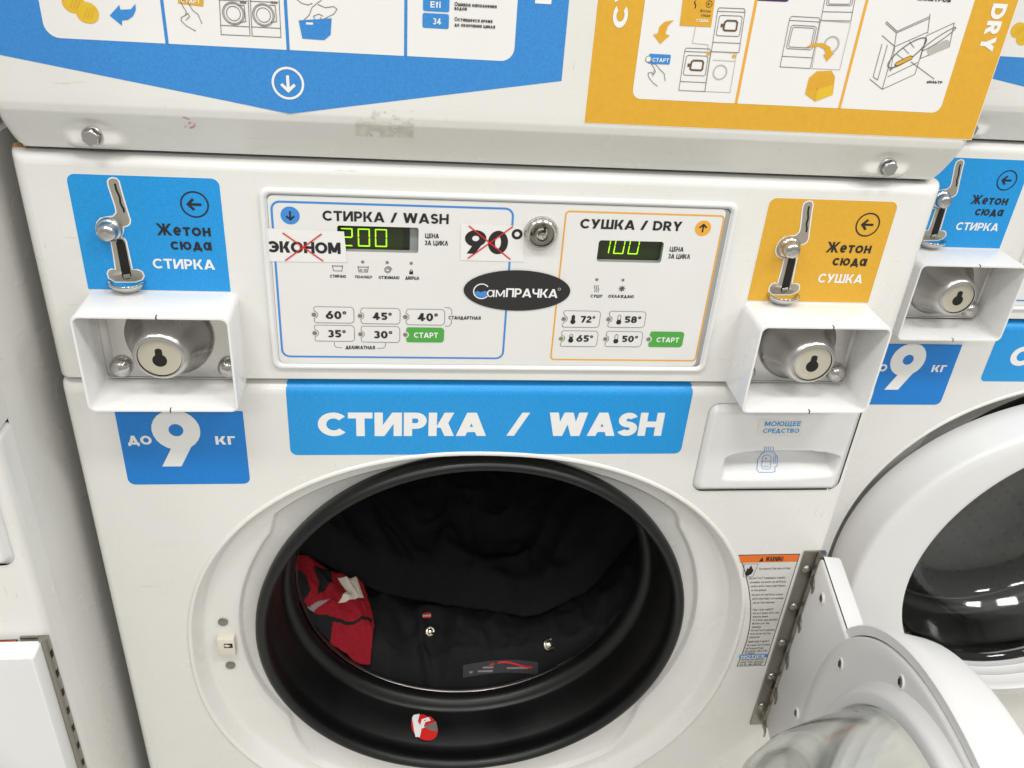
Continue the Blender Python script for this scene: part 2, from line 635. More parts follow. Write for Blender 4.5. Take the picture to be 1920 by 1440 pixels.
        A(.36, 1 - rz, .33, rz, 0, 360); A(.36, rz, .36, rz, 0, 360)
    elif ch == '/':
        W = .66; D(0, 0, W - h, 1, h)
    elif ch == '°':
        W = .42; A(.21, .80, .19, .20, 0, 360, w * .55, w * .55)
    elif ch in '.,:':
        W = w; Rc(0, 0, w, t)
        if ch == ':':
            Rc(0, .5, w, .5 + t)
    elif ch == '-':
        W = .4; Rc(0, .42, .4, .42 + t)
    elif ch == '!':
        W = w; Rc(0, 0, w, t); Rc(0, .3, w, 1)
    else:
        Rc(0, 0, .5, .7)
        W = .5
    return W, F


SMALL = set('абвгдежзийклмнопрстуфхцчшщъыьэюяabcdeghjkmnopqrsuvwxyz')


class Print:
    """flat printed sheet standing in the plane y; each layer lies a hair in front of the one below"""
    EPS = 0.00012

    def __init__(self, y):
        self.y = y
        self.bm = bmesh.new()
        self.names = []

    def mi(self, name):
        if name not in self.names:
            self.names.append(name)
        return self.names.index(name)

    def poly(self, pts, m, layer=1, j=0.0):
        y = self.y - layer * self.EPS - j
        face(self.bm, [(p[0], y, p[1]) for p in pts], self.mi(m))

    def px(self, pts, m, layer=1):
        self.poly(ats(pts, self.y), m, layer)

    def rect(self, x0, x1, z0, z1, m, layer=1, r=0.0):
        self.poly(rrect(x0, x1, z0, z1, r) if r else [(x0, z0), (x1, z0), (x1, z1), (x0, z1)], m, layer)

    def disc(self, cx, cz, r, m, layer=1, rz=None, n=36):
        rz = r if rz is None else rz
        self.poly([(cx + r * math.cos(2 * PI * i / n), cz + rz * math.sin(2 * PI * i / n)) for i in range(n)], m, layer)

    def stroke(self, pts, wd, m, layer=1, closed=False):
        P = [Vector(p) for p in pts]
        n = len(P)
        L, Rr = [], []
        for i in range(n):
            a = P[i - 1] if (i > 0 or closed) else None
            b = P[(i + 1) % n] if (i < n - 1 or closed) else None
            d1 = (P[i] - a).normalized() if a is not None and (P[i] - a).length > 1e-9 else None
            d2 = (b - P[i]).normalized() if b is not None and (b - P[i]).length > 1e-9 else None
            d = (d1 or d2) if (d1 is None or d2 is None) else (d1 + d2)
            if d is None or d.length < 1e-6:
                d = d1 or Vector((1, 0))
            d = d.normalized()
            nr = Vector((-d.y, d.x))
            k = 1.0
            if d1 is not None and d2 is not None:
                c = abs(nr.dot(Vector((-d1.y, d1.x))))
                k = min(2.0, 1 / max(c, 0.3))
            L.append(P[i] + nr * wd / 2 * k)
            Rr.append(P[i] - nr * wd / 2 * k)
        for i in range(n if closed else n - 1):
            q = (i + 1) % n
            self.poly([L[i], L[q], Rr[q], Rr[i]], m, layer, j=(i % 2) * 3e-6)

    def pxstroke(self, pts, wd, m, layer=1, closed=False):
        self.stroke(ats(pts, self.y), wd, m, layer, closed)

    def ring(self, cx, cz, r, wd, m, layer=1, rz=None, n=36):
        rz = r if rz is None else rz
        self.stroke([(cx + r * math.cos(2 * PI * i / n), cz + rz * math.sin(2 * PI * i / n)) for i in range(n)], wd, m, layer, True)

    def text(self, s, x0, x1, z0, cap_, m, layer=2, w=0.24, gap=0.10, xh=0.74, rot=None):
        """set s on the baseline z0 so that it fills x0..x1 with capitals cap_ high"""
        items, x = [], 0.0
        for ch in s:
            sm = ch in SMALL
            sc = xh if sm else 1.0
            W, F = glyph(ch, min(0.34, w / sc) if sm else w)
            if x > 0 and ch != ' ':
                x += gap
            items.append((x, sc, F))
            x += W * sc
        k = (x1 - x0) / max(x, 1e-6)
        c = 0
        for gx, sc, F in items:
            c = 0
            for f in F:
                c += 1
                pts = [(x0 + (gx + p[0] * sc) * k, z0 + p[1] * sc * cap_) for p in f]
                if rot:
                    pts = [rot(p) for p in pts]
                self.poly(pts, m, layer, j=c * 2.5e-6)

    def pxtext(self, s, bl, br, top, m, layer=2, w=0.24, gap=0.10, xh=0.74):
        a, b = at(*bl, self.y), at(*br, self.y)
        t = at(bl[0], top, self.y)
        self.text(s, a[0], b[0], (a[1] + b[1]) / 2, t[1] - a[1], m, layer, w, gap, xh)

    def arrow(self, cx, cz, r, ang, m, layer=3):
        """rounded arrow pointing along ang (degrees)"""
        ca, sa = math.cos(math.radians(ang)), math.sin(math.radians(ang))
        T = lambda p: (cx + r * (p[0] * ca - p[1] * sa), cz + r * (p[0] * sa + p[1] * ca))
        self.stroke([T((-.9, 0)), T((.72, 0))], r * .36, m, layer)
        self.stroke([T((.12, .78)), T((.86, 0)), T((.12, -.78))], r * .36, m, layer + 0.3)

    def build(self, name, parent, label=None):
        return link(name, self.bm, self.names, parent, None, None, label)


# ------------------------------------------------------------------ the machine (built once, copied for its neighbours)
HW = 0.3415          # half width
SEAM = 0.950         # washer / console seam
TOP = 1.1335         # console / dryer seam
YD = -0.018          # front of the dryer panel
DC = (0.0, 0.650)    # centre of the opening


def shell(bm, x0, x1, z0, z1, rs, rt, rb, depth, back, rc=0.004, mi=0, smooth=True, seg=8):
    """rolled edges of a pressed steel front; returns the outline of its flat face"""
    loops = []
    for k in range(seg + 1):
        a = (PI / 2) * k / seg
        ins, dp = 1 - math.sin(a), depth * (1 - math.cos(a))
        r = rc
        loops.append([(p[0], dp, p[1]) for p in rrect(x0 + rs * ins, x1 - rs * ins, z0 + rb * ins, z1 - rt * ins, r, 4)])
    last = loops[-1]
    loops.append([(p[0], back, p[2]) for p in last])
    loft(bm, loops, mi)
    return [(p[0], p[2]) for p in loops[0]]


root = empty('stacked_laundry_machine', (0, 0, 0),
             'middle white coin-operated laundry machine, its washer door open on dark laundry',
             'washing machine', 'stacked coin laundry machines in a row')

# ---- washer front with the pressed dish round the opening
N = 128
bm = bmesh.new()
outer = shell(bm, -HW, HW, 0.10, SEAM - 0.0012, 0.0072, 0.010, 0.006, 0.012, 0.028)
dish = sup(0.2785, 0.2435, 0.272, 2.2, 0.0, 0.0, N)
_a = math.radians(-2.5)
dish = [(p[0] * math.cos(_a) - p[1] * math.sin(_a), .638 + p[0] * math.sin(_a) + p[1] * math.cos(_a)) for p in dish]


def pull(lp, d, rmin):
    out = []
    for p in offset_in(lp, d):
        v = Vector((p[0] - DC[0], p[1] - DC[1]))
        if v.length < rmin:
            v = v.normalized() * rmin
        out.append((DC[0] + v.x, DC[1] + v.y))
    return out


flat_with_holes(bm, outer, [dish, rrect(.1902, .33275, .8359, .9321, .0103)], 0.0)
steps = []
for d, y in ((0, 0), (.0006, -.0010), (.0016, -.0015), (.0032, -.0015), (.0042, -.0008), (.0054, .0020), (.0078, .0075), (.0102, .0130), (.0118, .0158), (.0134, .0170), (.018, .0176), (.022, .0178)):
    steps.append([(p[0], y, p[1]) for p in pull(dish, d, 0.2195 - d * .02)])
# the inner step with its upright ears left and right
ear = []
for p in pull(dish, .022, .2190):
    v = Vector((p[0] - DC[0], p[1] - DC[1]))
    a = abs(math.degrees(math.atan2(v.y, abs(v.x))))
    r = v.length
    want = 0.2335 if a < 34 else 0.2335 + (a - 34) * 0.0022
    ear.append((r, min(r - .0006, want), v.normalized()))
Q = lambda f, y: steps.append([(DC[0] + v.x * f(a, b), y, DC[1] + v.y * f(a, b)) for a, b, v in ear])
Q(lambda a, b: b + (a - b) * .25, .0178)
Q(lambda a, b: b, .0180)
Q(lambda a, b: max(.2176, b - .0012), .0188)
Q(lambda a, b: max(.2172, b - .0032), .0225)
Q(lambda a, b: max(.2168, b - .0046), .0236)
Q(lambda a, b: .2120, .0238)
Q(lambda a, b: .2100, .0500)
loft(bm, steps)
washer = link('washer_front', bm, 'white_enamel', root, 62)

bm = bmesh.new()
# body behind the front: sides, top and back (open at the front, so the drum shows)
xo = HW - 0.0012
body = [(-xo, .028), (-xo, .72), (xo, .72), (xo, .028)]
for (a, b) in zip(body, body[1:]):
    face(bm, [(a[0], a[1], .0), (b[0], b[1], .0), (b[0], b[1], TOP), (a[0], a[1], TOP)])
face(bm, [(-xo, .028, .0), (xo, .028, .0), (xo, .028, .10), (-xo, .028, .10)])
face(bm, [(-xo, .028, TOP), (xo, .028, TOP), (xo, .72, TOP), (-xo, .72, TOP)])
cab = link('cabinet', bm, 'white_enamel', root)

# ---- black rubber bellows
bm = bmesh.new()
prof = [(.030, .2110), (.020, .2150), (.012, .2162), (.007, .2155), (.004, .2130), (.003, .2100), (.0045, .2070), (.009, .2045), (.014, .2040),
        (.018, .2058), (.024, .2070), (.030, .2050), (.038, .2015), (.055, .1985), (.068, .1975), (.072, .1965), (.074, .1935), (.076, .1900),
        (.081, .1875), (.087, .1870), (.092, .1885)]
lathe(bm, prof, DC[0], DC[1], 128, 0, capend=False)
gasket = link('door_gasket', bm, 'rubber', root, 179)
bm = bmesh.new()
lathe(bm, [(.0905, .1878), (.0925, .1866), (.0945, .1868), (.0955, .1885)], DC[0] + .002, DC[1], 128, 0, capend=False)
link('drum_lip', bm, 'lip_metal', gasket, 179)


def on_wall(px, py, r):
    """photo point on a horizontal tube of radius r round the drum axis"""
    d = ray(px, py)
    ox, oz = CAM.x - DC[0], CAM.z - DC[1]
    a = d.x * d.x + d.z * d.z
    b = 2 * (ox * d.x + oz * d.z)
    c = ox * ox + oz * oz - r * r
    t = (-b + math.sqrt(max(0, b * b - 4 * a * c))) / (2 * a)
    return CAM + d * t


bm = bmesh.new()
names = ['print_red', 'print_white', 'print_grey']


def wallpoly(pts, r, mi):
    out = []
    for p in pts:
        q = on_wall(*p, 0.1985)
        y = q.y
        rr = 0.2015 + (0.1985 - 0.2015) * max(0, min(1, (y - .038) / .017))
        v = Vector((q.x - DC[0], q.z - DC[1])).normalized() * (rr - r)
        out.append((DC[0] + v.x, y, DC[1] + v.y))
    face(bm, out, mi)


ell = [(796 + 25 * math.cos(2 * PI * i / 24) + 3 * math.sin(2 * PI * i / 24), 1362 + 24 * math.sin(2 * PI * i / 24) + 4 * math.cos(2 * PI * i / 24)) for i in range(24)]
wallpoly(ell, .0006, 0)
sk = lambda L: zoomed(L, 340, 860, 1390 / 560)
for q in (sk([(1072, 1210), (1080, 1195), (1108, 1190), (1100, 1225), (1120, 1250), (1085, 1262)]), sk([(1085, 1262), (1120, 1250), (1112, 1290), (1092, 1290)]),
          sk([(1118, 1215), (1150, 1205), (1160, 1222), (1135, 1228), (1128, 1245), (1112, 1238)]), sk([(1112, 1238), (1130, 1244), (1150, 1262), (1160, 1285), (1140, 1292), (1118, 1288), (1118, 1275), (1136, 1274)])):
    wallpoly(q, .0010, 1)
wallpoly(sk([(1128, 1247), (1185, 1225), (1194, 1268), (1160, 1262)]), .0013, 2)
link('round_sticker', bm, names, gasket, None, None, 'red and white round sticker on the rubber')

bm = bmesh.new()
lathe(bm, [(.094, .1890), (.098, .235), (.11, .245), (.42, .245), (.45, .225), (.455, .0)], DC[0], DC[1], 96, 0, capend=False)
for k in range(3):
    a = math.radians(30 + 120 * k)
    c, s = math.cos(a), math.sin(a)
    base = Vector((DC[0] + c * .243, 0, DC[1] + s * .243))
    t = Vector((-s, 0, c))
    n_ = Vector((-c, 0, -s))
    tri = [base + t * .03, base + n_ * .05, base - t * .03]
    loft(bm, [[(p.x, .13, p.z) for p in tri], [(p.x, .43, p.z) for p in tri]], 0, True, False)
link('drum', bm, 'drum_steel', root, 40)

# ---- door catch in the dish
bm = bmesh.new()
cx, cz = at(426, 1207, .016)
box(bm, cx - .0085, cx + .0085, .010, .019, cz - .012, cz + .012, 0, .0015)
box(bm, cx - .0015, cx + .0065, .0095, .0101, cz + .001, cz + .0065, 1)
face(bm, [(cx - .002, .0092, cz + .005), (cx + .001, .0092, cz + .0062), (cx + .005, .0092, cz + .0042), (cx + .001, .0092, cz + .0022)], 0)
latch = link('door_catch', bm, ['catch_plastic', 'dark_hole'], root, 35)
for (px_, py_) in ((418, 1167), (432, 1248)):
    x_, z_ = at(px_, py_, .0165)
    bm = bmesh.new()
    lathe(bm, [(.0175, .0048), (.0160, .0046), (.0152, .0030), (.0156, .0012)], x_, z_, 20, 0)
    link('screw', bm, 'steel_hinge', latch, 40)

# ---- console: the steel band between washer and dryer
bm = bmesh.new()
outer = shell(bm, -HW, HW, SEAM + 0.0012, TOP - 0.0015, 0.010, 0.009, 0.003, 0.014, 0.028, 0.003)
PNL = (-0.1768, 0.1790, 0.9638, 1.1122)      # pressed frame of the control panel
hole = rrect(*PNL, .007)
slots = []
for s in (-1, 1):
    bx = -0.2520 if s < 0 else 0.2545
    slots.append(rrect(bx - .052, bx + .052, .9535, 1.0245, .003, 2))
flat_with_holes(bm, outer, [hole] + slots, 0.0)
for lp in slots:      # shallow pockets behind the coin boxes
    loft(bm, [[(p[0], 0, p[1]) for p in lp], [(p[0], .004, p[1]) for p in lp]], 0, True, False)
    face(bm, [(p[0], .004, p[1]) for p in lp])
console = link('console', bm, 'white_enamel', root)
bm = bmesh.new()
box(bm, -HW + .006, HW - .006, .0085, .03, SEAM - .0025, SEAM + .0020)
box(bm, -HW + .010, HW - .014, .0125, .03, TOP - .0025, TOP + .0015)
link('seam_gasket', bm, 'seam_dark', root)
# rust bleeding out of the upper seam at the corner
for (x0, x1, z0) in ((-.3400, -.328, TOP - .0032),):
    bm = bmesh.new()
    pts = [(x0, -.0002 + .0095, z0 + .0012), (x0 + (x1 - x0) * .4, .0072, z0), (x1, .0085, z0 + .0012), (x1, .013, z0 + .0032), (x0, .013, z0 + .0032)]
    face(bm, pts)
    link('rust_stain', bm, 'rust', console)

# ---- control panel: pressed frame, printed overlay with two windows
bm = bmesh.new()
x0, x1, z0, z1 = PNL
fr = []
for ins, y in ((0, .0), (.0002, -.0014), (.0007, -.0024), (.0015, -.0029), (.0030, -.0029), (.0038, -.0025), (.0044, -.0016), (.0048, -.0008), (.0052, -.0006), (.0058, -.0006)):
    fr.append([(p[0], y, p[1]) for p in rrect(x0 + ins, x1 - ins, z0 + ins * .9, z1 - ins * .9, .007 - ins * .4)])
loft(bm, fr)
panel = link('control_panel', bm, 'white_plastic', root, 50)

OY = -0.0006     # overlay plane
win1 = at(645, 424, OY)[0], at(785, 430, OY)[0], (at(650, 471, OY)[1] + at(780, 474, OY)[1]) / 2, (at(650, 423, OY)[1] + at(770, 426, OY)[1]) / 2
win2 = at(1118, 490, OY)[0], at(1245, 455, OY)[0], (at(1120, 490, OY)[1] + at(1235, 493, OY)[1]) / 2, (at(1125, 450, OY)[1] + at(1240, 453, OY)[1]) / 2
w1x0 = at(632, 424, OY)[0]
ov = Print(OY)
olay = rrect(-.1709, .1695, .9690, 1.1069, .004)
w1 = rrect(w1x0, win1[1], win1[2], win1[3], .0018, 4)
w2 = rrect(win2[0], win2[1], win2[2], win2[3], .0022, 4)
flat_with_holes(ov.bm, rrect(x0 + .0056, x1 - .0056, z0 + .0050, z1 - .0050, .003), [w1, w2], OY, ov.mi('bezel_grey'))
flat_with_holes(ov.bm, olay, [w1, w2], OY - .0004, ov.mi('overlay_white'))
ov.y = OY - .0004
for lp in (w1, w2):
    loft(ov.bm, [[(p[0], OY - .0004, p[1]) for p in lp], [(p[0], OY + .0055, p[1]) for p in lp]], ov.mi('bezel_grey'), True, False)


def rr_px(tl, tr, br, bl, r):
    xs0 = (at(*tl, ov.y)[0] + at(*bl, ov.y)[0]) / 2
    xs1 = (at(*tr, ov.y)[0] + at(*br, ov.y)[0]) / 2
    zb = (at(*bl, ov.y)[1] + at(*br, ov.y)[1]) / 2
    zt = (at(*tl, ov.y)[1] + at(*tr, ov.y)[1]) / 2
    return rrect(xs0, xs1, zb, zt, r)


ov.stroke(rr_px((510, 378), (961, 391), (944, 672), (528, 668), .006), .0016, 'line_blue', 1, True)
ov.stroke(rr_px((1061, 397), (1357, 404), (1304, 679), (1033, 671), .003), .0013, 'line_orange', 1, True)
c = at(544, 404, ov.y)
ov.disc(c[0], c[1], .0068, 'line_blue', 1)
ov.arrow(c[0], c[1], .0036, -90, 'print_black', 2)
c = at(1318, 428, ov.y)
ov.disc(c[0], c[1], .0063, 'line_orange', 1)
ov.arrow(c[0], c[1], .0036, 90, 'print_black', 2)
ov.pxtext('СТИРКА / WASH', (605, 414), (841, 419.5), 395, 'print_black', 2, .22, .10)
ov.pxtext('СУШКА / DRY', (1087, 428), (1277, 433), 410, 'print_black', 2, .23, .10)
for bx, by in ((797, 446), (1255, 471)):
    k = .22
    ov.pxtext('ЦЕНА', (bx, by), (bx + 26, by + 1), by - 9, 'print_black', 2, k)
    ov.pxtext('ЗА ЦИКЛ', (bx - 1 if bx < 1000 else bx - 3, by + 13), (bx + 43 if bx < 1000 else bx + 38, by + 15), by + 4, 'print_black', 2, k)
# indicator lamps and symbols
for (lx, ly) in ((680, 491), (726, 492), (771, 493.5), (1119, 524), (1168, 525)):
    c = at(lx, ly, ov.y)
    ov.disc(c[0], c[1], .00125, 'led_off', 2, n=14)


def tub(cx_, cy_, dash):
    a = at(cx_ - 10, cy_ - 5, ov.y)
    b = at(cx_ + 10, cy_ + 6, ov.y)
    X = lambda u: a[0] + (b[0] - a[0]) * u
    Z = lambda v: b[1] + (a[1] - b[1]) * v
    ov.stroke([(X(0), Z(1)), (X(.1), Z(0)), (X(.9), Z(0)), (X(1), Z(1))], .0004, 'print_black', 2)
    ov.stroke([(X(0), Z(1)), (X(.13), Z(.8)), (X(.26), Z(.95)), (X(.38), Z(.78)), (X(.5), Z(.95)), (X(.63), Z(.78)), (X(.75), Z(.95)), (X(.88), Z(.8)), (X(1), Z(1))], .0004, 'print_black', 2)
    if dash:
        for q in (.45, .22):
            ov.stroke([(X(.15), Z(q)), (X(.4), Z(q))], .0004, 'print_black', 2)
            ov.stroke([(X(.55), Z(q)), (X(.85), Z(q))], .0004, 'print_black', 2)


tub(633, 502, False)
tub(681, 504, True)
c = at(727.5, 506, ov.y)
ov.stroke([(c[0] + (.0030 - .0022 * k / 30) * math.cos(k * .5), c[1] + (.0030 - .0022 * k / 30) * math.sin(k * .5)) for k in range(30)], .0004, 'print_black', 2)
c = at(771, 511, ov.y)
ov.rect(c[0] - .0014, c[0] + .0014, c[1] - .0014, c[1] + .0010, 'print_black', 2)
ov.stroke([(c[0] + .0010 * math.cos(k * PI / 6), c[1] + .001 + .0014 * math.sin(k * PI / 6)) for k in range(7)], .0004, 'print_black', 2)
ov.pxtext('СТИРАЮ', (619, 520), (649, 521), 514.5, 'print_black', 2, .24)
ov.pxtext('ПОЛОЩУ', (666, 521), (698, 522), 516, 'print_black', 2, .24)
ov.pxtext('ОТЖИМАЮ', (710, 522.5), (749, 523.5), 517, 'print_black', 2, .24)
ov.pxtext('ДВЕРЦА', (760, 524), (786, 524), 518, 'print_black', 2, .24)
for k in (-1, 0, 1):
    c = at(1118.5 + k * 3.4, 541, ov.y)
    ov.stroke([(c[0] + .0005 * math.sin(i * 1.15), c[1] - .003 + .0012 * i) for i in range(6)], .0004, 'print_black', 2)
c = at(1166, 541, ov.y)
for k in range(4):
    a = k * PI / 4
    ov.stroke([(c[0] - .0028 * math.cos(a), c[1] - .0028 * math.sin(a)), (c[0] + .0028 * math.cos(a), c[1] + .0028 * math.sin(a))], .0004, 'print_black', 2 + k * .1)
ov.ring(c[0], c[1], .0017, .0004, 'print_black', 2.6, n=8)
ov.pxtext('СУШУ', (1107, 557.5), (1129, 558), 552, 'print_black', 2, .24)
ov.pxtext('ОХЛАЖДАЮ', (1140, 558), (1188, 558.5), 552.5, 'print_black', 2, .24)


def token(name_, tl, tr, br, bl, dot, txt, tb, te, ttop, therm=None, on=False, start=False):
    """button outline with a notch for the lamp, its lettering and (dry side) its thermometer"""
    p = Print(OY - .0006)
    xs0 = (at(*tl, p.y)[0] + at(*bl, p.y)[0]) / 2
    xs1 = (at(*tr, p.y)[0] + at(*br, p.y)[0]) / 2
    zb = (at(*bl, p.y)[1] + at(*br, p.y)[1]) / 2
    zt = (at(*tl, p.y)[1] + at(*tr, p.y)[1]) / 2
    c = at(*dot, p.y)
    nr = .0030
    zc = (zb + zt) / 2
    out = [(xs0, zb + .0015)] + [(xs0 + .0015 - .0015 * math.cos(q * PI / 6), zb + .0015 - .0015 * math.sin(q * PI / 6)) for q in range(1, 4)]
    out += [q for q in rrect(xs0, xs1, zb, zt, .0028)[7:21]]
    out += [(xs0 + .0015 - .0015 * math.sin(q * PI / 6), zt - .0015 + .0015 * math.cos(q * PI / 6)) for q in range(0, 4)]
    # notch round the lamp
    out += [(c[0] + nr * math.cos(q), zc + nr * math.sin(q)) for q in [math.radians(80 - 160 * i / 10) for i in range(11)]]
    if start:
        p.poly(out, 'print_green', 1)
    else:
        p.poly(out, 'overlay_white', .5)
        p.stroke(out, .00042, 'print_grey', 1, True)
    p.disc(c[0], zc, .00145, 'led_on' if on else 'led_off', 2, n=14)
    p.ring(c[0], zc, .0016, .0003, 'print_grey', 2.4, n=14)
    p.pxtext(txt, tb, te, ttop, 'print_white' if start else 'print_black', 2, .25 if not start else .22, .09)
    if therm is not None:
        tx, tz0, tz1, lv = therm[0], therm[1], therm[2], therm[3]
        a = at(tx, tz0, p.y)
        b = at(tx, tz1, p.y)
        p.stroke([(a[0] - .0012, a[1]), (a[0] - .0012, b[1] - .0012), (a[0], b[1]), (a[0] + .0012, b[1] - .0012), (a[0] + .0012, a[1])], .0004, 'print_black', 2)
        p.disc(a[0], a[1], .0021, 'print_black', 2.4, n=16)
        p.rect(a[0] - .0010, a[0] + .0010, a[1], a[1] + (b[1] - a[1]) * lv, 'print_black', 2.7)
    p.build(name_, panel)


token('button', (588, 574.5), (664, 576.5), (663, 606), (590, 604.5), (588.5, 589), '60°', (611, 598), (650, 598), 583)
token('button', (677, 577), (750, 579), (750, 608), (678, 606), (675, 591), '45°', (699, 599.5), (735, 600), 585.5)
token('button', (762, 579), (834, 581), (833, 610), (763, 608), (760, 593), '40°', (783, 602), (821, 602), 587)
token('button', (589, 609), (665, 611), (664, 640), (591, 639), (590, 624), '35°', (614, 632), (649, 633), 618)
token('button', (677, 611), (750, 613), (749, 642), (678, 641), (676, 626), '30°', (700, 634), (736, 634.5), 620)
token('start_button', (762, 613.5), (833, 614.5), (832, 642), (762, 641.5), (760, 628), 'СТАРТ', (776, 633), (821, 633.5), 623, start=True)
token('button', (1056, 582), (1126, 584), (1123, 614), (1055, 613), (1057, 597), '72°', (1088, 604.5), (1115, 605), 592, (1074, 603, 590, .9))
token('button', (1143, 583), (1211, 585), (1208, 614), (1140, 613.5), (1141, 598), '58°', (1170, 605), (1201, 605.5), 592.5, (1160, 604, 590, .35))
token('button', (1053, 620), (1121, 621), (1119, 650), (1051, 649), (1052, 634), '65°', (1080, 640.5), (1111, 641), 628, (1070, 638, 626, .6), on=True)
token('button', (1137, 621), (1205, 622), (1202, 650), (1135, 649.5), (1135, 635), '50°', (1165, 641), (1195, 641.5), 629, (1154.5, 639.5, 626.5, .15))
token('start_button', (1219, 621.5), (1283, 622), (1279, 651), (1216, 650.5), (1216, 636), 'СТАРТ', (1230, 641), (1272, 642), 632, start=True)
# brackets and captions
ov.pxstroke([(834, 576), (843, 577), (847, 582), (847, 590)], .0004, 'print_grey', 2)
ov.pxstroke([(834, 611), (842, 611.5), (846, 607), (847, 599)], .0004, 'print_grey', 2)
ov.pxtext('СТАНДАРТНАЯ', (841, 598), (901, 600), 591.5, 'print_black', 2, .24)
ov.pxstroke([(627, 641), (627, 647), (631, 651), (642, 652)], .0004, 'print_grey', 2)
ov.pxstroke([(723, 642), (723, 648), (719, 652.5), (707, 653)], .0004, 'print_grey', 2)
ov.pxtext('ДЕЛИКАТНАЯ', (648, 654), (703, 655), 647.5, 'print_black', 2, .24)
ov.build('overlay', panel)


# displays
def seven(p, s, x, z, wd, ht, th, slant, m, zmax=9, on=3):
    segs = {'0': 'abcdef', '1': 'bc', '2': 'abged', '3': 'abgcd'}
    for ch in s:
        for q in segs[ch]:
            g = th * .18
            P = {'a': [(g, ht), (wd - g, ht), (wd - th, ht - th), (th, ht - th)], 'd': [(g, 0), (th, th), (wd - th, th), (wd - g, 0)],
                 'g': [(g + th * .3, ht / 2), (th, ht / 2 + th / 2), (wd - th, ht / 2 + th / 2), (wd - g - th * .3, ht / 2), (wd - th, ht / 2 - th / 2), (th, ht / 2 - th / 2)],
                 'f': [(0, ht - g), (th, ht - th), (th, ht / 2 + th * .6), (0, ht / 2 + g)], 'e': [(0, g), (0, ht / 2 - g), (th, ht / 2 - th * .6), (th, th)],
                 'b': [(wd, ht - g), (wd, ht / 2 + g), (wd - th, ht / 2 + th * .6), (wd - th, ht - th)], 'c': [(wd, g), (wd - th, th), (wd - th, ht / 2 - th * .6), (wd, ht / 2 - g)]}[q]
            pts = [(x + a + b * slant, z + b) for a, b in P]
            p.poly(pts, m, on)
        x += wd * 1.42


DYY = OY + .0055
for k, (lp, wn) in enumerate(((w1, win1), (w2, win2))):
    p = Print(DYY)
    X0, X1 = (w1x0, win1[1]) if k == 0 else (wn[0], wn[1])
    p.rect(X0 - .006, X1 + .006, wn[2] - .010, wn[3] + .010, 'bezel_grey', 0)
    a, b = at(768, 470, DYY), at(690, 458, DYY)
    if k == 0:
        p.rect(X0 - .006, a[0], wn[2] - .004, wn[3] - .0012, 'display_black', 6, .0012)
        p.rect(X0 - .006, a[0] - .0050, wn[2] - .004, wn[3] - .0030, 'display_glow', 8, .0006)
        z_ = at(690, 461, DYY)[1]
        h_ = at(690, 427.5, DYY)[1] - z_
        xd = at(671.5, 461, DYY)[0]
        wd_ = at(694, 461, DYY)[0] - xd
        seven(p, '200', xd - wd_ * 1.42, z_, wd_, h_, .0009, .0, 'led_green', on=12)
    else:
        p.rect(X0 - .006, X1 + .006, wn[2] - .010, wn[3] + .010, 'display_black', 6)
        p.rect(X0 - .004, X1 + .004, wn[2] - .008, wn[3] + .008, 'display_glow', 8)
        z_ = at(1150, 474.5, DYY)[1]
        xd = at(1152, 474, DYY)[0]
        wd_ = at(1171, 474, DYY)[0] - xd
        seven(p, '100', xd - wd_ * 1.60, z_, wd_, .0145, .0008, .06, 'led_green', on=12)
    p.build('price_display', panel)

# black oval name plate
p = Print(OY - .0010)
c = at(970, 545, p.y)
rx_ = (at(1070.5, 545, p.y)[0] - at(870.5, 544, p.y)[0]) / 2
rz_ = (at(968, 507, p.y)[1] - at(972, 583, p.y)[1]) / 2
p.disc(c[0], c[1], rx_, 'logo_black', 1, rz_, 64)
p.pxtext('ам', (912.5, 556.5), (946, 557), 543, 'print_white', 2, .15, .12, 1.0)
p.pxtext('ПРАЧКА', (948, 557), (1045, 558), 540.5, 'print_white', 2, .20, .06)
cc = at(903, 546, p.y)
p.stroke([(cc[0] + .0062 * math.cos(math.radians(a)), cc[1] + .0062 * math.sin(math.radians(a))) for a in range(40, 321, 14)], .0009, 'print_white', 2)
p.poly([(cc[0] + .0054 * math.cos(math.radians(a)), cc[1] + .0054 * math.sin(math.radians(a))) for a in range(190, 351, 16)] + [(cc[0] + .003, cc[1] + .0005), (cc[0] - .001, cc[1] - .0008), (cc[0] - .003, cc[1] + .0004)], 'line_blue', 2)
cr = at(1048.5, 542, p.y)
p.ring(cr[0], cr[1], .0010, .00025, 'print_white', 2, n=12)
box(p.bm, c[0] - .002, c[0] + .002, p.y + .0001, p.y + .0006, c[1] - .002, c[1] + .002, 0)
p.build('name_plate', panel)

# taped-on paper slips with crossed-out words
p = Print(OY - .0007)
sl = [at(503, 428, p.y), at(645, 434, p.y), at(651, 492, p.y), at(506, 490, p.y)]
p.poly(sl, 'paper_white', 1)
yy = p.y - p.EPS
le = [(at(497, 428, -.0031), -.0031), (at(500, 490, -.0031), -.0031)]
face(p.bm, [(le[0][0][0], le[0][1], le[0][0][1]), (sl[0][0], yy, sl[0][1]), (sl[3][0], yy, sl[3][1]), (le[1][0][0], le[1][1], le[1][0][1])], p.mi('paper_white'))
p.pxtext('ЭКОНОМ', (503.5, 473.5), (639, 475.5), 452, 'print_black', 2, .26, .05)
p.pxstroke([(530, 436), (606, 489)], .0010, 'print_red', 5)
p.pxstroke([(603, 438), (535, 488)], .0010, 'print_red', 5.4)
p.build('paper_slip', panel, 'white slip with a crossed-out word')
p = Print(OY - .0007)
p.px([(864, 418), (982, 424), (982, 491), (863, 488)], 'paper_white', 1)
p.pxtext('90', (870.5, 475), (951, 477), 430.5, 'print_black', 2, .255, .06)
c = at(969.5, 439, p.y)
p.ring(c[0], c[1], .0031, .0022, 'print_black', 2, n=24)
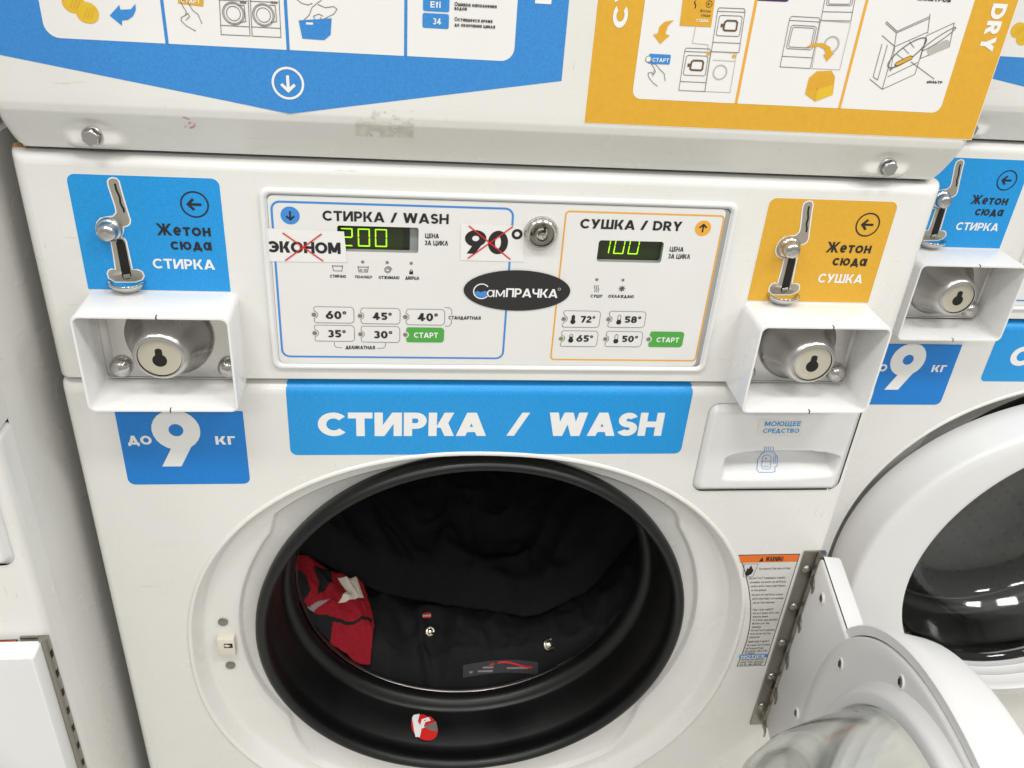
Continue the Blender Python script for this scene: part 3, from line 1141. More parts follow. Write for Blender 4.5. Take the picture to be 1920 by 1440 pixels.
p.pxstroke([(879, 423), (957, 486)], .0010, 'print_red', 5)
p.pxstroke([(962, 424), (877, 484)], .0010, 'print_red', 5.4)
p.build('paper_slip', panel, 'white slip with a crossed-out number')

# round key switch
bm = bmesh.new()
kx, kz = at(1016, 440, -.006)
lathe(bm, [(.0, .0128), (-.003, .0130), (-.0055, .0122), (-.0068, .0104), (-.0066, .0094)], kx, kz, 40, 0, capend=False)
lathe(bm, [(-.0066, .0094), (-.0050, .0090), (-.0050, .0062), (-.0085, .0060), (-.0092, .0050), (-.0092, .0044), (-.0060, .0042)], kx, kz, 40, 1, capend=False)
lathe(bm, [(-.0060, .0042), (-.0060, .0030), (-.0090, .0028), (-.0094, .0)], kx, kz, 32, 0, capend=False)
box(bm, kx + .0005, kx + .0022, -.0097, -.0070, kz + .003, kz + .0066, 2)
box(bm, kx - .0082, kx - .0070, -.0070, -.0045, kz - .0008, kz + .0008, 2)
link('key_switch', bm, ['chrome', 'steel_hinge', 'dark_hole'], panel, 40)

# ---- stickers on the steel
p = Print(0.0)
lab = ats([(130, 337), (141, 325), (402, 337), (415, 352), (433.3, 541.7), (165.6, 532.3)])


def sticker(name_, base, x0, x1, z0, z1, r, extra, label=None):
    p = Print(0.0)
    p.rect(x0 - .0006, x1 + .0006, z0 - .0006, z1 + .0006, 'print_white', 1, r)
    p.poly(rrect(x0, x1, z0, z1, r), base, 2)
    extra(p)
    return p.build(name_, root, label)


def coin_label(third, dx):
    def f(p):
        cx_, cz_ = -.2216 + dx, 1.0978
        p.ring(cx_, cz_, .0093, .0011, 'print_black', 4)
        p.arrow(cx_, cz_, .0052, 180, 'print_black', 4)
        a, b = at(295, 440), at(396, 443.5)
        p.text('Жетон', a[0] + dx, b[0] + dx, (a[1] + b[1]) / 2, .0090, 'print_black', 4, .20, .12)
        a, b = at(321, 467), at(398, 470)
        p.text('сюда', a[0] + dx, b[0] + dx, (a[1] + b[1]) / 2, .0088, 'print_black', 4, .20, .12)
        a, b = at(288, 502), at(404, 506)
        p.text(third, a[0] + dx + (.006 if dx else 0), b[0] + dx, (a[1] + b[1]) / 2, .0079, 'print_white', 4, .21, .10)
    return f


LX0, LX1, LZ0, LZ1 = -.3050, -.2030, 1.0300, 1.1172
sticker('token_label', 'print_blue', LX0, LX1, LZ0, LZ1, (.0003, .0003, .0055, .0055), coin_label('СТИРКА', 0), 'blue token label')
DX = .5078
sticker('token_label', 'print_yellow', LX0 + DX - .0005, LX1 + DX + .0015, LZ0 + .0005, LZ1 - .0004, (.0003, .0003, .0055, .0055), coin_label('СУШКА', DX), 'yellow token label')


def capl(p):
    a, b = at(241, 833), at(286, 833)
    p.text('до', a[0], b[0], (a[1] + b[1]) / 2, .0120, 'print_white', 4, .19, .08)
    a, b = at(405, 833), at(442, 833)
    p.text('кг', a[0], b[0], (a[1] + b[1]) / 2, .0115, 'print_white', 4, .18, .10)
    a, b = at(296, 874), at(385, 874)
    p.text('9', a[0], b[0], a[1], at(340, 768)[1] - a[1], 'print_white', 4, .265, .1)


sticker('capacity_label', 'deep_blue', -.3035, -.2035, .8485, .9230, (.006, .006, .001, .001), capl)


def ban(p):
    p.pxtext('СТИРКА', (597, 817), (911, 817), 772.5, 'print_white', 4, .27, .06)
    p.pxtext('/', (949, 816.5), (990, 816.5), 773, 'print_white', 4, .20, .06)
    p.pxtext('WASH', (1026, 817), (1239, 816.5), 773, 'print_white', 4, .27, .05)


bn = Print(0.0)
bz0, bz1 = .8785, .9395
bn.rect(-.1686, .1736, bz0 - .0006, bz1, 'print_white', 1, (.006, .006, .0, .0))
bn.poly(rrect(-.1680, .1730, bz0, bz1, (.006, .006, 0, 0)), 'print_blue', 2)
# top of the sticker follows the rolled edge of the steel
prev = None
rows = []
for k in range(9):
    a = (PI / 2) * k / 8
    z = SEAM - .0012 - .010 + .010 * math.sin(a)
    y = .012 * (1 - math.cos(a)) - .0003
    if z > .9488:
        break
    ins = 0 if k < 4 else .006 * (1 - math.sqrt(max(0, 1 - ((z - .9466) / .0026) ** 2))) if z > .9466 else .0012 * max(0, (z - .9435) / .003)
    rows.append([(-.1680 + ins, y, z), (.1730 - ins, y, z)])
for r0, r1 in zip(rows, rows[1:]):
    f = face(bn.bm, [r0[0], r0[1], r1[1], r1[0]], bn.mi('print_blue'), True)
bmesh.ops.remove_doubles(bn.bm, verts=[v for v in bn.bm.verts if v.co.z > bz1 - .00001 and v.co.y > -.00031 and abs(abs(v.co.x) - .17) < .01], dist=1e-6)
ban(bn)
bn.build('wash_banner', root)


# warning label beside the dish
def warn():
    p = Print(0.0)
    L = ats(zoomed([(118, 145), (150, 200), (185, 270), (215, 370), (230, 480), (230, 560), (222, 640), (205, 720), (175, 810), (140, 895)], 1340, 1000, 3.6))
    L[0] = (L[0][0], .7565)
    L[-1] = (L[-1][0], .5965)
    L = [(x + d_, z) for (x, z), d_ in zip(L, (.0062, .0050, .0030, .0018, .0015, .0015, .0015, .0015, .0015, .0015))]
    border = lambda z: next((a[0] + (b[0] - a[0]) * (a[1] - z) / (a[1] - b[1]) for a, b in zip(L, L[1:]) if b[1] <= z <= a[1]), .28)
    Rr = [(.3162, z) for x, z in L]
    p.poly(L[::-1] + [Rr[0], Rr[-1]], 'print_black', 1)
    ins = [(x + .0009, min(.7556, max(.5974, z))) for x, z in L]
    p.poly(ins[::-1] + [(.3153, .7556), (.3153, .5974)], 'label_grey', 2)
    p.poly([(ins[0][0] + .0035, .7462), (.3153, .7462), (.3153, .7556), ins[0]], 'print_orange', 3)
    p.text('WARNING', .2820, .3000, .7474, .0062, 'print_black', 4, .24)
    p.poly([(.2755, .7474), (.2800, .7474), (.27775, .7535)], 'print_black', 4)
    p.poly([(x + .0085, z + .0008) for x, z in [(.2560, .7300), (.2590, .7276), (.2625, .7300), (.2640, .7350), (.2615, .7390), (.2600, .7420), (.2585, .7370), (.2570, .7385)]], 'print_black', 4)
    p.stroke([(.2635, .7275), (.2735, .7275), (.2755, .7445), (.2610, .7445)], .0005, 'print_grey', 4, True)
    rows = [(.2775, .311, .7365, 'To reduce the risk of fire:'), (.259, .308, .7240, 'Do not put flammable liquids'), (.261, .310, .7185, 'cleaning solvents or articles'),
            (.264, .311, .7130, 'soiled with these substances'), (.268, .292, .7075, 'in the washer'), (.270, .311, .7010, 'Do not put articles soiled'),
            (.273, .313, .6955, 'with vegetable or cooking'), (.275, .305, .6900, 'oil in the washer'), (.281, .306, .6800, 'For your safety'),
            (.278, .313, .6750, 'Do not reach into the'), (.280, .302, .6700, 'washer when'), (.282, .314, .6650, 'Clothes are moving'),
            (.283, .306, .6600, 'Water is in the'), (.284, .298, .6550, 'washer'), (.284, .314, .6500, 'Do not let children'), (.285, .311, .6450, 'play in or on the'),
            (.285, .300, .6400, 'washer'), (.285, .312, .6330, 'IMPORTANT'), (.286, .314, .6280, 'In case of power'), (.286, .308, .6230, 'interruption'), (.286, .313, .6190, 'please allow'),
            (.285, .300, .6155, 'time'), (.287, .312, .6060, 'never use water'), (.287, .313, .6020, 'keep this washer'), (.286, .311, .5985, 'clean')]
    for x0_, x1_, z_, s in rows:
        p.text(s, max(x0_, border(z_) + .0025), x1_, z_, .0028, 'print_grey', 4, .20, .14, .76)
    p.rect(.2838, .3150, .6100, .6150, 'line_blue', 5)
    p.text('NOTICE', .2855, .3120, .6107, .0036, 'print_white', 6, .2)
    p.build('warning_label', root)


warn()

# ---- hinge leaf, rivets, knuckle and door fingers
bm = bmesh.new()
hx0, hx1, hz0, hz1 = .3192, .3385, .5012, .7605
box(bm, hx0, hx1 - .004, -.0022, .0, hz0, hz1, 0, .0004)
lo = []
for k in range(9):
    a = PI * k / 8
    lo.append((hx1 - .0042 + .0042 * math.sin(a) * 1.25, -.0044 - .0048 * math.cos(a) + .0006))
kn = [(hx1 - .0050, .0)] + [(hx1 - .0050, -.0022)] + [(hx1 - .0044 + .0050 * math.sin(a), -.0062 - .0040 * math.cos(a) * -1) for a in [PI * k / 8 for k in range(9)]]
loopa = [(hx1 - .0052, -.0001), (hx1 - .0052, -.0026), (hx1 - .0036, -.0058), (hx1 - .0010, -.0072), (hx1 + .0014, -.0064), (hx1 + .0026, -.0040), (hx1 + .0026, -.0001)]
rows = loft(bm, [[(x, y, hz0) for x, y in loopa], [(x, y, hz1) for x, y in loopa]], 0, True, False)
bm.faces.new(rows[1])
bm.faces.new(rows[0][::-1])
for k in range(11):      # slots of the knuckle seen from the side
    z = hz1 - .014 - k * .0232
    box(bm, hx1 + .0021, hx1 + .00275, -.0050, -.0016, z - .0075, z, 1)
hinge = link('hinge', bm, ['steel_hinge', 'dark_hole'], root)
for (px_, py_) in ((1512, 1068), (1486, 1138), (1468, 1206), (1445, 1269), (1430, 1325)):
    x_, z_ = at(px_, py_, -.003)
    bm = bmesh.new()
    lathe(bm, [(-.0020, .0050), (-.0030, .0048), (-.0044, .0036), (-.0052, .0018), (-.0054, .0)], .3262, z_, 20, 0, capend=False)
    link('rivet', bm, 'steel_hinge', hinge, 60)

# ---- detergent drawer
bm = bmesh.new()
NX, NZ = 92, 66
dx0, dx1, dz0, dz1 = .1905, .3326, .8362, .9318


def sst(a, b, x):
    t = max(0, min(1, (x - a) / (b - a)))
    return t * t * (3 - 2 * t)


def drawer_y(x, z):
    # distance to the rounded outline
    qx = max(dx0 + .008 - x, 0, x - (dx1 - .010))
    qz = max(dz0 + .010 - z, 0, z - (dz1 - .010))
    d = math.hypot(qx / .8, qz) if (qx or qz) else 0
    y = -.0045 + .0062 * sst(.003, .010, d)
    # handle scoop: steep roof, long sloping floor
    u = (x - .2135) / (.3235 - .2135)
    zb = .8478 + .004 * u + .003 * (2 * u - 1) ** 2
    zt = .8835 - .0075 * (2 * u - 1) ** 4
    if 0 < u < 1 and zb < z < zt:
        v = (z - zb) / (zt - zb)
        ex = sst(0, .055, u) * sst(0, .055, 1 - u)
        y += .022 * ex * min(sst(0, .60, v), sst(0, .09, 1 - v))
    return y


grid = []
for j in range(NZ + 1):
    row = []
    for i in range(NX + 1):
        x = dx0 + (dx1 - dx0) * i / NX
        z = dz0 + (dz1 - dz0) * j / NZ
        # round the corners of the sheet itself
        r = .010
        qx, qz = 0, 0
        cxl, czl = (dx0 + r if x < dx0 + r else dx1 - r if x > dx1 - r else None), (dz0 + r if z < dz0 + r else dz1 - r if z > dz1 - r else None)
        row.append(bm.verts.new((x, drawer_y(x, z), z)))
    grid.append(row)
for j in range(NZ):
    for i in range(NX):
        f = bm.faces.new((grid[j][i], grid[j][i + 1], grid[j + 1][i + 1], grid[j + 1][i]))
        f.smooth = True
drawer = link('detergent_drawer', bm, 'white_plastic', root)
p = Print(-.0046)
p.px([(1424, 786), (1506, 790), (1500, 818), (1418, 814)], 'tape', 1)
p.pxtext('МОЮЩЕЕ', (1433, 798), (1500, 799.5), 789, 'print_blue', 2, .21, .12)
p.pxtext('СРЕДСТВО', (1430, 810.5), (1497, 812), 802.5, 'print_blue', 2, .21, .12)
p.build('drawer_label', drawer)


def drawer_icon():
    bmi = bmesh.new()
    zm = lambda L: zoomed(L, 1320, 540, 3.6)

    def onto(px_, py_):
        d = ray(px_, py_)
        lo_, hi = None, None
        t = (-.012 - CAM.y) / d.y
        for _ in range(400):
            q = CAM + d * t
            if q.y > drawer_y(q.x, q.z) - .0004:
                break
            t += .0002
        return Vector((q.x, drawer_y(q.x, q.z) - .0004, q.z))

    def ln(pts, wd):
        P = []
        for a, b in zip(pts, pts[1:]):
            for k in range(4):
                P.append((a[0] + (b[0] - a[0]) * k / 4, a[1] + (b[1] - a[1]) * k / 4))
        P.append(pts[-1])
        Q = [onto(*q) for q in zm(P)]
        for a, b in zip(Q, Q[1:]):
            t_ = (b - a)
            if t_.length < 1e-6:
                continue
            nrm = Vector((0, -.8, .6))
            s_ = t_.cross(nrm).normalized() * wd / 2
            bmi.faces.new([bmi.verts.new(v) for v in (a - s_, b - s_, b + s_, a + s_)])

    ln([(410, 1105), (385, 1120), (362, 1160), (357, 1225), (370, 1243), (455, 1244), (480, 1238), (478, 1205), (494, 1200), (495, 1140), (470, 1105)], .0006)
    ln([(408, 1070), (408, 1105), (472, 1105), (465, 1070)], .0005)
    ln([(420, 1070), (420, 1100)], .0005)
    ln([(435, 1070), (435, 1100)], .0005)
    ln([(450, 1070), (450, 1100)], .0005)
    ln([(395, 1140), (388, 1200), (400, 1222), (440, 1222), (450, 1205), (452, 1140), (435, 1127), (410, 1127), (395, 1140)], .0005)
    ln([(390, 1175), (405, 1165), (418, 1175), (432, 1165), (450, 1175)], .0005)
    ln([(410, 1150), (418, 1145), (424, 1152), (416, 1157), (410, 1150)], .0005)
    ln([(402, 1200), (414, 1208), (424, 1200), (436, 1208)], .0005)
    ln([(470, 1130), (468, 1185)], .0005)
    ln([(482, 1130), (480, 1185)], .0005)
    link('bottle_icon', bmi, 'line_blue', drawer)


drawer_icon()


# ---- coin mechanism (slot plate, knob, return cup) and coin box tube with its lock
def mech(dx):
    zz = lambda L: [(x + dx, z) for x, z in ats(zoomed(L, 100, 300, 4.8))]
    outl = [(490, 190), (505, 168), (535, 158), (570, 165), (592, 190), (604, 240), (650, 400), (694, 540), (690, 570), (668, 590), (632, 600), (630, 640),
            (612, 690), (640, 705), (655, 725), (712, 985), (760, 985), (800, 1002), (818, 1040), (800, 1075), (740, 1095), (560, 1095), (500, 1060), (488, 1020), (500, 990), (530, 978),
            (562, 985), (545, 860), (522, 735), (480, 728), (430, 705), (396, 660), (386, 610), (396, 560), (425, 525), (480, 512), (540, 505), (568, 470), (560, 420), (500, 240)]
    p = Print(-.00035)
    a = zz(outl)
    cxm = sum(q[0] for q in a) / len(a)
    wide = offset_in(a[::-1] if False else a, .0)
    # white rim of the cut-out, then the plate
    ar = sum(a[i - 1][0] * a[i][1] - a[i][0] * a[i - 1][1] for i in range(len(a)))
    ccw = a if ar > 0 else a[::-1]
    p.poly(offset_in(ccw, -.0006), 'print_white', 1)
    p.poly(offset_in(ccw, .0004), 'steel_plate', 2)
    p.stroke(zz([(556, 210), (568, 262), (585, 300), (600, 335), (606, 385), (622, 420), (632, 432), (640, 470)]), .0014, 'dark_hole', 3)
    p.poly(zz([(566, 740), (580, 715), (605, 707), (632, 722), (648, 750), (706, 1040), (690, 1066), (640, 1072), (622, 1050)]), 'dark_hole', 3)
    p.poly(zz([(630, 1030), (690, 1020), (700, 1055), (640, 1068)]), 'steel_plate', 4)
    plate = p.build('coin_slot', root)
    bm = bmesh.new()
    kx_, kz_ = at(100 + 510 / 4.8, 300 + 610 / 4.8, 0)
    kx_ += dx
    lathe(bm, [(-.0008, .0088), (-.0035, .0088), (-.0045, .0082), (-.0052, .0070), (-.0085, .0068), (-.0105, .0060), (-.0118, .0045), (-.0120, .0020), (-.0119, .0)], kx_, kz_ - .0005, 32, 0, capend=False)
    link('reject_button', bm, 'satin_chrome', plate, 50)
    bm = bmesh.new()
    ux, uz = at(100 + 655 / 4.8, 300 + 1040 / 4.8, 0)
    ux += dx
    sec = []
    for t in range(13):
        a_ = PI + PI * t / 12
        sec.append((math.cos(a_), math.sin(a_)))
    loops = []
    for r, z, yo in ((.0115, .0000, 1.0), (.0130, .0004, 1.0), (.0136, -.0006, 1.0), (.0130, -.0018, 1.0), (.0105, -.0052, .9), (.0060, -.0085, .7), (.0018, -.0100, .4)):
        loops.append([(ux + r * c_, -.0007 + r * s_ * yo * .95, uz - .004 + z) for c_, s_ in sec])
    loft(bm, loops, 0, False)
    loops = [[(ux + r * c_, -.0007 + r * s_ * .95, uz - .004 + z) for c_, s_ in sec] for r, z in ((.0115, .0), (.0100, -.004), (.0050, -.0065), (.0005, -.007))]
    loft(bm, loops, 0, False)
    link('return_cup', bm, 'chrome', plate, 60)


mech(0.0)
mech(DX)


def coin_box(cx_):
    hw_, z0_, z1_ = .0545, .9488, 1.0290
    bm = bmesh.new()
    th = .0022
    O = rrect(cx_ - hw_, cx_ + hw_, z0_, z1_, .006, 6)
    I = rrect(cx_ - hw_ + th, cx_ + hw_ - th, z0_ + th, z1_ - th, .0045, 6)
    Om = rrect(cx_ - hw_ + .0004, cx_ + hw_ - .0004, z0_ + .0004, z1_ - .0004, .0057, 6)
    Im = rrect(cx_ - hw_ + th - .0004, cx_ + hw_ - th + .0004, z0_ + th - .0004, z1_ - th + .0004, .0048, 6)
    T = lambda lp, y: [(a, y, b) for a, b in lp]
    yf = -.042
    loft(bm, [T(O, .0), T(O, yf + .0006), T(Om, yf), T(Im, yf), T(I, yf + .0006), T(I, .0025)])
    # thin weld notch at mid width, top and bottom
    for z in (z0_, z1_):
        box(bm, cx_ + .004, cx_ + .0048, yf - .0002, yf + .003, z - .0003 if z == z0_ else z - th - .0002, z + th + .0002 if z == z0_ else z + .0003, 1)
    t = link('coin_box', bm, ['white_tube', 'dark_hole'], root, 50)
    bm = bmesh.new()
    box(bm, cx_ - .0450, cx_ + .0470, .0005, .0022, z0_ + .0045, z1_ - .006, 0, .0003)
    pl = link('back_plate', bm, 'satin_chrome', t)
    for s in (-1, 1):
        bm = bmesh.new()
        lathe(bm, [(.0004, .0085), (-.0030, .0082), (-.0055, .0066), (-.0070, .0040), (-.0075, .0)], cx_ + .0010 + s * .0405, .9640, 28, 0, capend=False)
        link('rivet', bm, 'chrome', t, 60)
    bm = bmesh.new()
    lz = .9915
    lathe(bm, [(.0004, .0330), (-.0030, .0325), (-.0060, .0300), (-.0120, .0262), (-.0200, .0232), (-.0270, .0212), (-.0310, .0198), (-.0335, .0180), (-.0345, .0163), (-.0343, .0158)], cx_, lz, 64, 0, capend=False)
    dome = link('lock_housing', bm, 'satin_chrome', t, 60)
    bm = bmesh.new()
    lathe(bm, [(-.0335, .0158), (-.0338, .0150), (-.0340, .0100), (-.0340, .0)], cx_, lz, 48, 0, capend=False)
    y = -.0342
    kh = []
    for i in range(20):
        a = math.radians(-240 + 300 * i / 19 + 0)
        kh.append((cx_ + .0052 * math.cos(a), y, lz - .0025 + .0052 * math.sin(a)))
    kh += [(cx_ + .0026, y, lz + .0050), (cx_ + .0022, y, lz + .0068), (cx_, y, lz + .0076), (cx_ - .0022, y, lz + .0068), (cx_ - .0026, y, lz + .0050)]
    face(bm, kh, 1)
    link('lock_cylinder', bm, ['lock_face', 'dark_hole'], t, 60)


coin_box(-.2520)
coin_box(.2545)

# ---- dryer: front panel with its rolled lower edge, bolts in dimples
bm = bmesh.new()
NXD, NZD = 300, 40
BZ0, BZ1 = TOP + .0008, 1.215
boltx = (-.2805, .2845)
BOLTZ = 1.1455


def dry_y(x, z):
    prof = [(BZ0, .0035), (1.1375, .0005), (1.148, -.0060), (1.158, -.0125), (1.1635, -.0160), (1.169, -.0177), (1.175, YD), (2, YD)]
    for (za, ya), (zb, yb) in zip(prof, prof[1:]):
        if z <= zb:
            t = (z - za) / (zb - za)
            y = ya + (yb - ya) * max(0, t)
            break
    for bx in boltx:
        d = math.hypot((x - bx) / 1.35, (z - (BOLTZ - .002)))
        k = (1 - sst(.0095, .0165, d)) * sst(BZ0 - .001, BZ0 + .007, z)
        flat = -.0068
        y = y * (1 - k) + flat * k
    ex = max(0, abs(x) - (.3375 - .009)) / .009
    y += .009 * (1 - math.sqrt(max(0, 1 - min(1, ex) ** 2)))
    return y


grid = []
for j in range(NZD + 1):
    z = BZ0 + (1.180 - BZ0) * j / NZD if j < NZD else BZ1
    z = BZ0 + (1.180 - BZ0) * j / (NZD - 1) if j < NZD else 1.95
    cr_ = max(0, (1.160 - z) / .026)
    half = .3375 - .0050 * (1 - math.sqrt(max(0, 1 - min(1, cr_) ** 2)))
    row = []
    for i in range(NXD + 1):
        u = 2 * i / NXD - 1
        u = math.copysign(1 - (1 - abs(u)) ** 1.25, u)
        x = u * half
        yy = dry_y(x * .3375 / half if abs(u) > .9 else x, z)
        row.append(bm.verts.new((x, yy, z)))
    grid.append(row)
for j in range(NZD):
    for i in range(NXD):
        f = bm.faces.new((grid[j][i], grid[j][i + 1], grid[j + 1][i + 1], grid[j + 1][i]))
        f.smooth = True
dryer = link('dryer_front', bm, 'white_enamel', root)
bm = bmesh.new()
xo = .3360
for (a, b) in (((-xo, -.003), (-xo, .72)), ((-xo, .72), (xo, .72)), ((xo, .72), (xo, -.003))):
    face(bm, [(a[0], a[1], TOP + .018), (b[0], b[1], TOP + .018), (b[0], b[1], 1.95), (a[0], a[1], 1.95)])
xi = .331
for (a, b) in (((-xi, .006), (-xi, .72)), ((xi, .72), (xi, .006)), ((xi, .006), (-xi, .006))):
    face(bm, [(a[0], a[1], TOP), (b[0], b[1], TOP), (b[0], b[1], TOP + .018), (a[0], a[1], TOP + .018)])
face(bm, [(-xo, .006, TOP + .018), (xo, .006, TOP + .018), (xo, .72, TOP + .018), (-xo, .72, TOP + .018)])
face(bm, [(-xo, -.017, 1.95), (xo, -.017, 1.95), (xo, .72, 1.95), (-xo, .72, 1.95)])
link('dryer_cabinet', bm, 'white_enamel', root)
for bx in boltx:
    bm = bmesh.new()
    lathe(bm, [(-.0066, .0068), (-.0078, .0069), (-.0082, .0062)], bx, BOLTZ, 28, 0, capend=False)
    rows = loft(bm, [[(bx + r * math.cos(PI / 3 * i + .3), y, BOLTZ + r * math.sin(PI / 3 * i + .3)) for i in range(6)] for y, r in ((-.0080, .0058), (-.0118, .0058), (-.0124, .0050))], 0, True, False)
    bm.faces.new(rows[-1])
    lathe(bm, [(-.0124, .0036), (-.0120, .0030), (-.0119, .0)], bx, BOLTZ, 16, 0, capend=False)
    link('bolt', bm, 'satin_chrome', dryer, 40)


# ---- posters on the dryer panel
def ptext(p, s, bl, br, top, m, w=.2):
    p.pxtext(s, bl, br, top, m, 5, w, .12)


def hand(p, ox, oy, s, wd, m='print_grey', lay=5):
    pts = [[(0, 0), (3, -6), (8, -7), (12, -2), (22, 14), (32, 22), (40, 40)], [(0, 0), (4, 8), (10, 17), (8, 24), (0, 28), (0, 34), (10, 44), (28, 54)], [(8, 24), (13, 20), (16, 26), (9, 33)]]
    for L in pts:
        p.pxstroke([(ox + a * s, oy + b * s) for a, b in L], wd, m, lay)


ps = Print(YD)
tipx, tipz = -.1493, 1.1690
xr, zr = .0304, 1.1984
xl = 2 * tipx - xr
ztop = 1.440
ps.poly([(xl, zr), (tipx, tipz), (xr, zr), (xr, ztop), (xl, ztop)], 'poster_blue', 1)
wx0 = (at(102, 72, YD)[0] * .3 + at(76, 0, YD)[0] * .7) - .0022
wx1 = (at(973, 0, YD)[0] + at(962, 95, YD)[0]) / 2
wz0 = (at(102, 72, YD)[1] + at(940, 113, YD)[1]) / 2
ps.poly(rrect(wx0, wx1, wz0, ztop - .03, .0085), 'paper_white', 2)
for a, b in (((303, 0), (314, 82)), ((534, 0), (541.5, 92)), ((759.5, 0), (762, 103))):
    x_ = (at(*a, YD)[0] + at(*b, YD)[0]) / 2
    ps.rect(x_ - .0010, x_ + .0010, wz0, ztop - .03, 'poster_blue', 3)
c = at(540, 156, YD)
ps.ring(c[0], c[1], .0096, .0015, 'print_white', 3)
ps.arrow(c[0], c[1], .0055, -90, 'print_white', 3)
for ci, (cx_, cy_, r) in enumerate(((140, 5, 17), (166, 24, 17))):
    c = at(cx_, cy_, YD)
    ps.disc(c[0] - .0012, c[1] + .0001, r * .00036, 'line_orange', 3.2 + ci * .6)
    ps.disc(c[0], c[1], r * .00036, 'coin_yellow', 3.5 + ci * .6)
    for q in (-.4, 0, .4):
        ps.stroke([(c[0] + q * .005 - .001, c[1] - .003), (c[0] + q * .005 + .0022, c[1] + .003)], .0005, 'print_yellow', 5)
ps.px([(206, 29), (224, 9), (226, 18), (246, 17), (254, 7), (255, 18), (250, 30), (240, 37), (229, 38), (229, 48)], 'poster_blue', 4)
ps.px([(335, -14), (383, -12), (381, 12), (334, 6)], 'print_yellow', 4)
ptext(ps, 'СТАРТ', (340, 4), (376, 7), -4, 'print_white')
hand(ps, 340, 5, .98, .0004)
L = .0004
for x_ in (0, 58):
    ps.pxstroke([(410 + x_, -30), (415 + x_, 64.5 + x_ * .05), (469 + x_, 67 + x_ * .05), (464 + x_, -30)], L, 'print_grey', 4, True)
    ps.pxstroke([(413 + x_, 47 + x_ * .05), (468 + x_, 50 + x_ * .05)], L, 'print_grey', 4.2)
    ps.pxstroke([(410 + x_, -.5 + x_ * .04), (464 + x_, 2 + x_ * .04)], L, 'print_grey', 4.2)
    c = at(438 + x_ * .97, 25 + x_ * .05, YD)
    for rr in (.0066, .0058, .0042):
        ps.ring(c[0], c[1], rr, L, 'print_grey', 4.3)
    ps.pxstroke([(447 + x_, 9), (458 + x_, 10), (461 + x_, 40), (450 + x_, 42)], L, 'print_grey', 4.4)
    ps.px([(450 + x_, 2), (462 + x_, 3), (462 + x_, 7), (450 + x_, 6)], 'print_grey', 4.4)
ps.px([(560, 38), (622, 34), (620, 65), (608, 75), (567, 72)], 'poster_blue', 4)
ps.px([(574, 41.5), (587, 42), (587, 46), (574, 45.5)], 'print_white', 5)
for Lp in ([(570, 37), (580, 28), (585, 14), (597, 4), (603, 0)], [(556, -2), (566, 6), (578, 9), (586, 6)], [(600, 32), (604, 37), (626, 26), (632, 17), (626, 12), (610, 14), (596, 8)], [(590, 36), (588, 30), (598, 26), (606, 30)]):
    ps.pxstroke(Lp, L, 'print_grey', 4.2)
for (xa, ya, s, xt) in ((793, -6, 'Efi', (807, 826)), (792, 25.5, '34', (811, 827))):
    a, b = at(xa, ya + 26, YD), at(xa + 50, ya + 1, YD)
    ps.rect(a[0], b[0], a[1], b[1], 'poster_blue', 4, .0012)
    ptext(ps, s, (xt[0], ya + 20), (xt[1], ya + 20.5), ya + 8, 'print_white')
ptext(ps, 'Ошибка наполнения', (852, 11.5), (931, 14.5), 4, 'print_black', .2)
ptext(ps, 'водой', (852, 18.5), (875, 19.5), 11, 'print_black', .2)
ptext(ps, 'Оставшееся время', (852, 39.5), (923, 42.5), 32, 'print_black', .2)
ptext(ps, 'до окончания цикла', (852, 49.5), (928, 53), 42, 'print_black', .2)
# the vertical WASH, cut by the frame of the photo
ax, az = at(1018, 7, YD)
ps.text('WASH', 0, .062, 0, .0105, 'print_white', 3, .24, .1, .74, rot=lambda q: (ax - .0052 + q[1], az + .062 - q[0]))
ps.build('wash_poster', dryer, 'blue instruction poster pointing down')

py = Print(YD)
yx0 = (at(1121.7, 0, YD)[0] + at(1095, 230, YD)[0]) / 2
yx1 = .3362
yz0 = (at(1095, 230, YD)[1] + at(1820, 261.5, YD)[1]) / 2
py.rect(yx0 - .0004, .3366, yz0 - .0004, ztop, 'print_white', .5)
py.rect(yx0, yx1, yz0, ztop, 'print_yellow', 1)
vx0 = (at(1209.6, 0, YD)[0] + at(1186.5, 168, YD)[0]) / 2
vx1 = (at(1827, 0, YD)[0] + at(1765, 200, YD)[0]) / 2
vz0 = (at(1200, 185.5, YD)[1] + at(1748, 211, YD)[1]) / 2
py.poly(rrect(vx0, vx1, vz0, ztop - .03, .006), 'paper_white', 2)
for a, b in (((1417.5, 0), (1380, 194)), ((1625.5, 0), (1573.5, 203))):
    x_ = (at(*a, YD)[0] + at(*b, YD)[0]) / 2
    py.rect(x_ - .0010, x_ + .0010, vz0, ztop - .03, 'line_orange', 3)
ax, az = at(1160, 52, YD)
py.text('СУШКА', 0, .078, 0, .0098, 'print_white', 3, .25, .1, .74, rot=lambda q: (ax + .0050 - q[1], az + q[0]))
ax, az = at(1846, 96, YD)
py.text('DRY', 0, .0305, 0, .0105, 'print_white', 3, .26, .1, .74, rot=lambda q: (ax - .0050 + q[1], az + .0305 - q[0]))
zc3 = lambda Lq: zoomed(Lq, 1160, 0, 4.8)
zc4 = lambda Lq: zoomed(Lq, 1520, 0, 4.8)
py.px(zc3([(590, -120), (880, -110), (830, 243), (547, 230)]), 'print_yellow', 4)
py.pxstroke(zc3([(690, 5), (680, 25), (692, 45), (684, 75)]), .0007, 'print_black', 5)
c = at(*zc3([(812, 35)])[0], YD)
py.ring(c[0], c[1], .0020, .0004, 'print_black', 5, n=18)
py.arrow(c[0], c[1], .0011, 180, 'print_black', 5)
ptext(py, 'Жетон', *zc3([(728, 106), (824, 112)]), 82 / 4.8, 'print_brown')
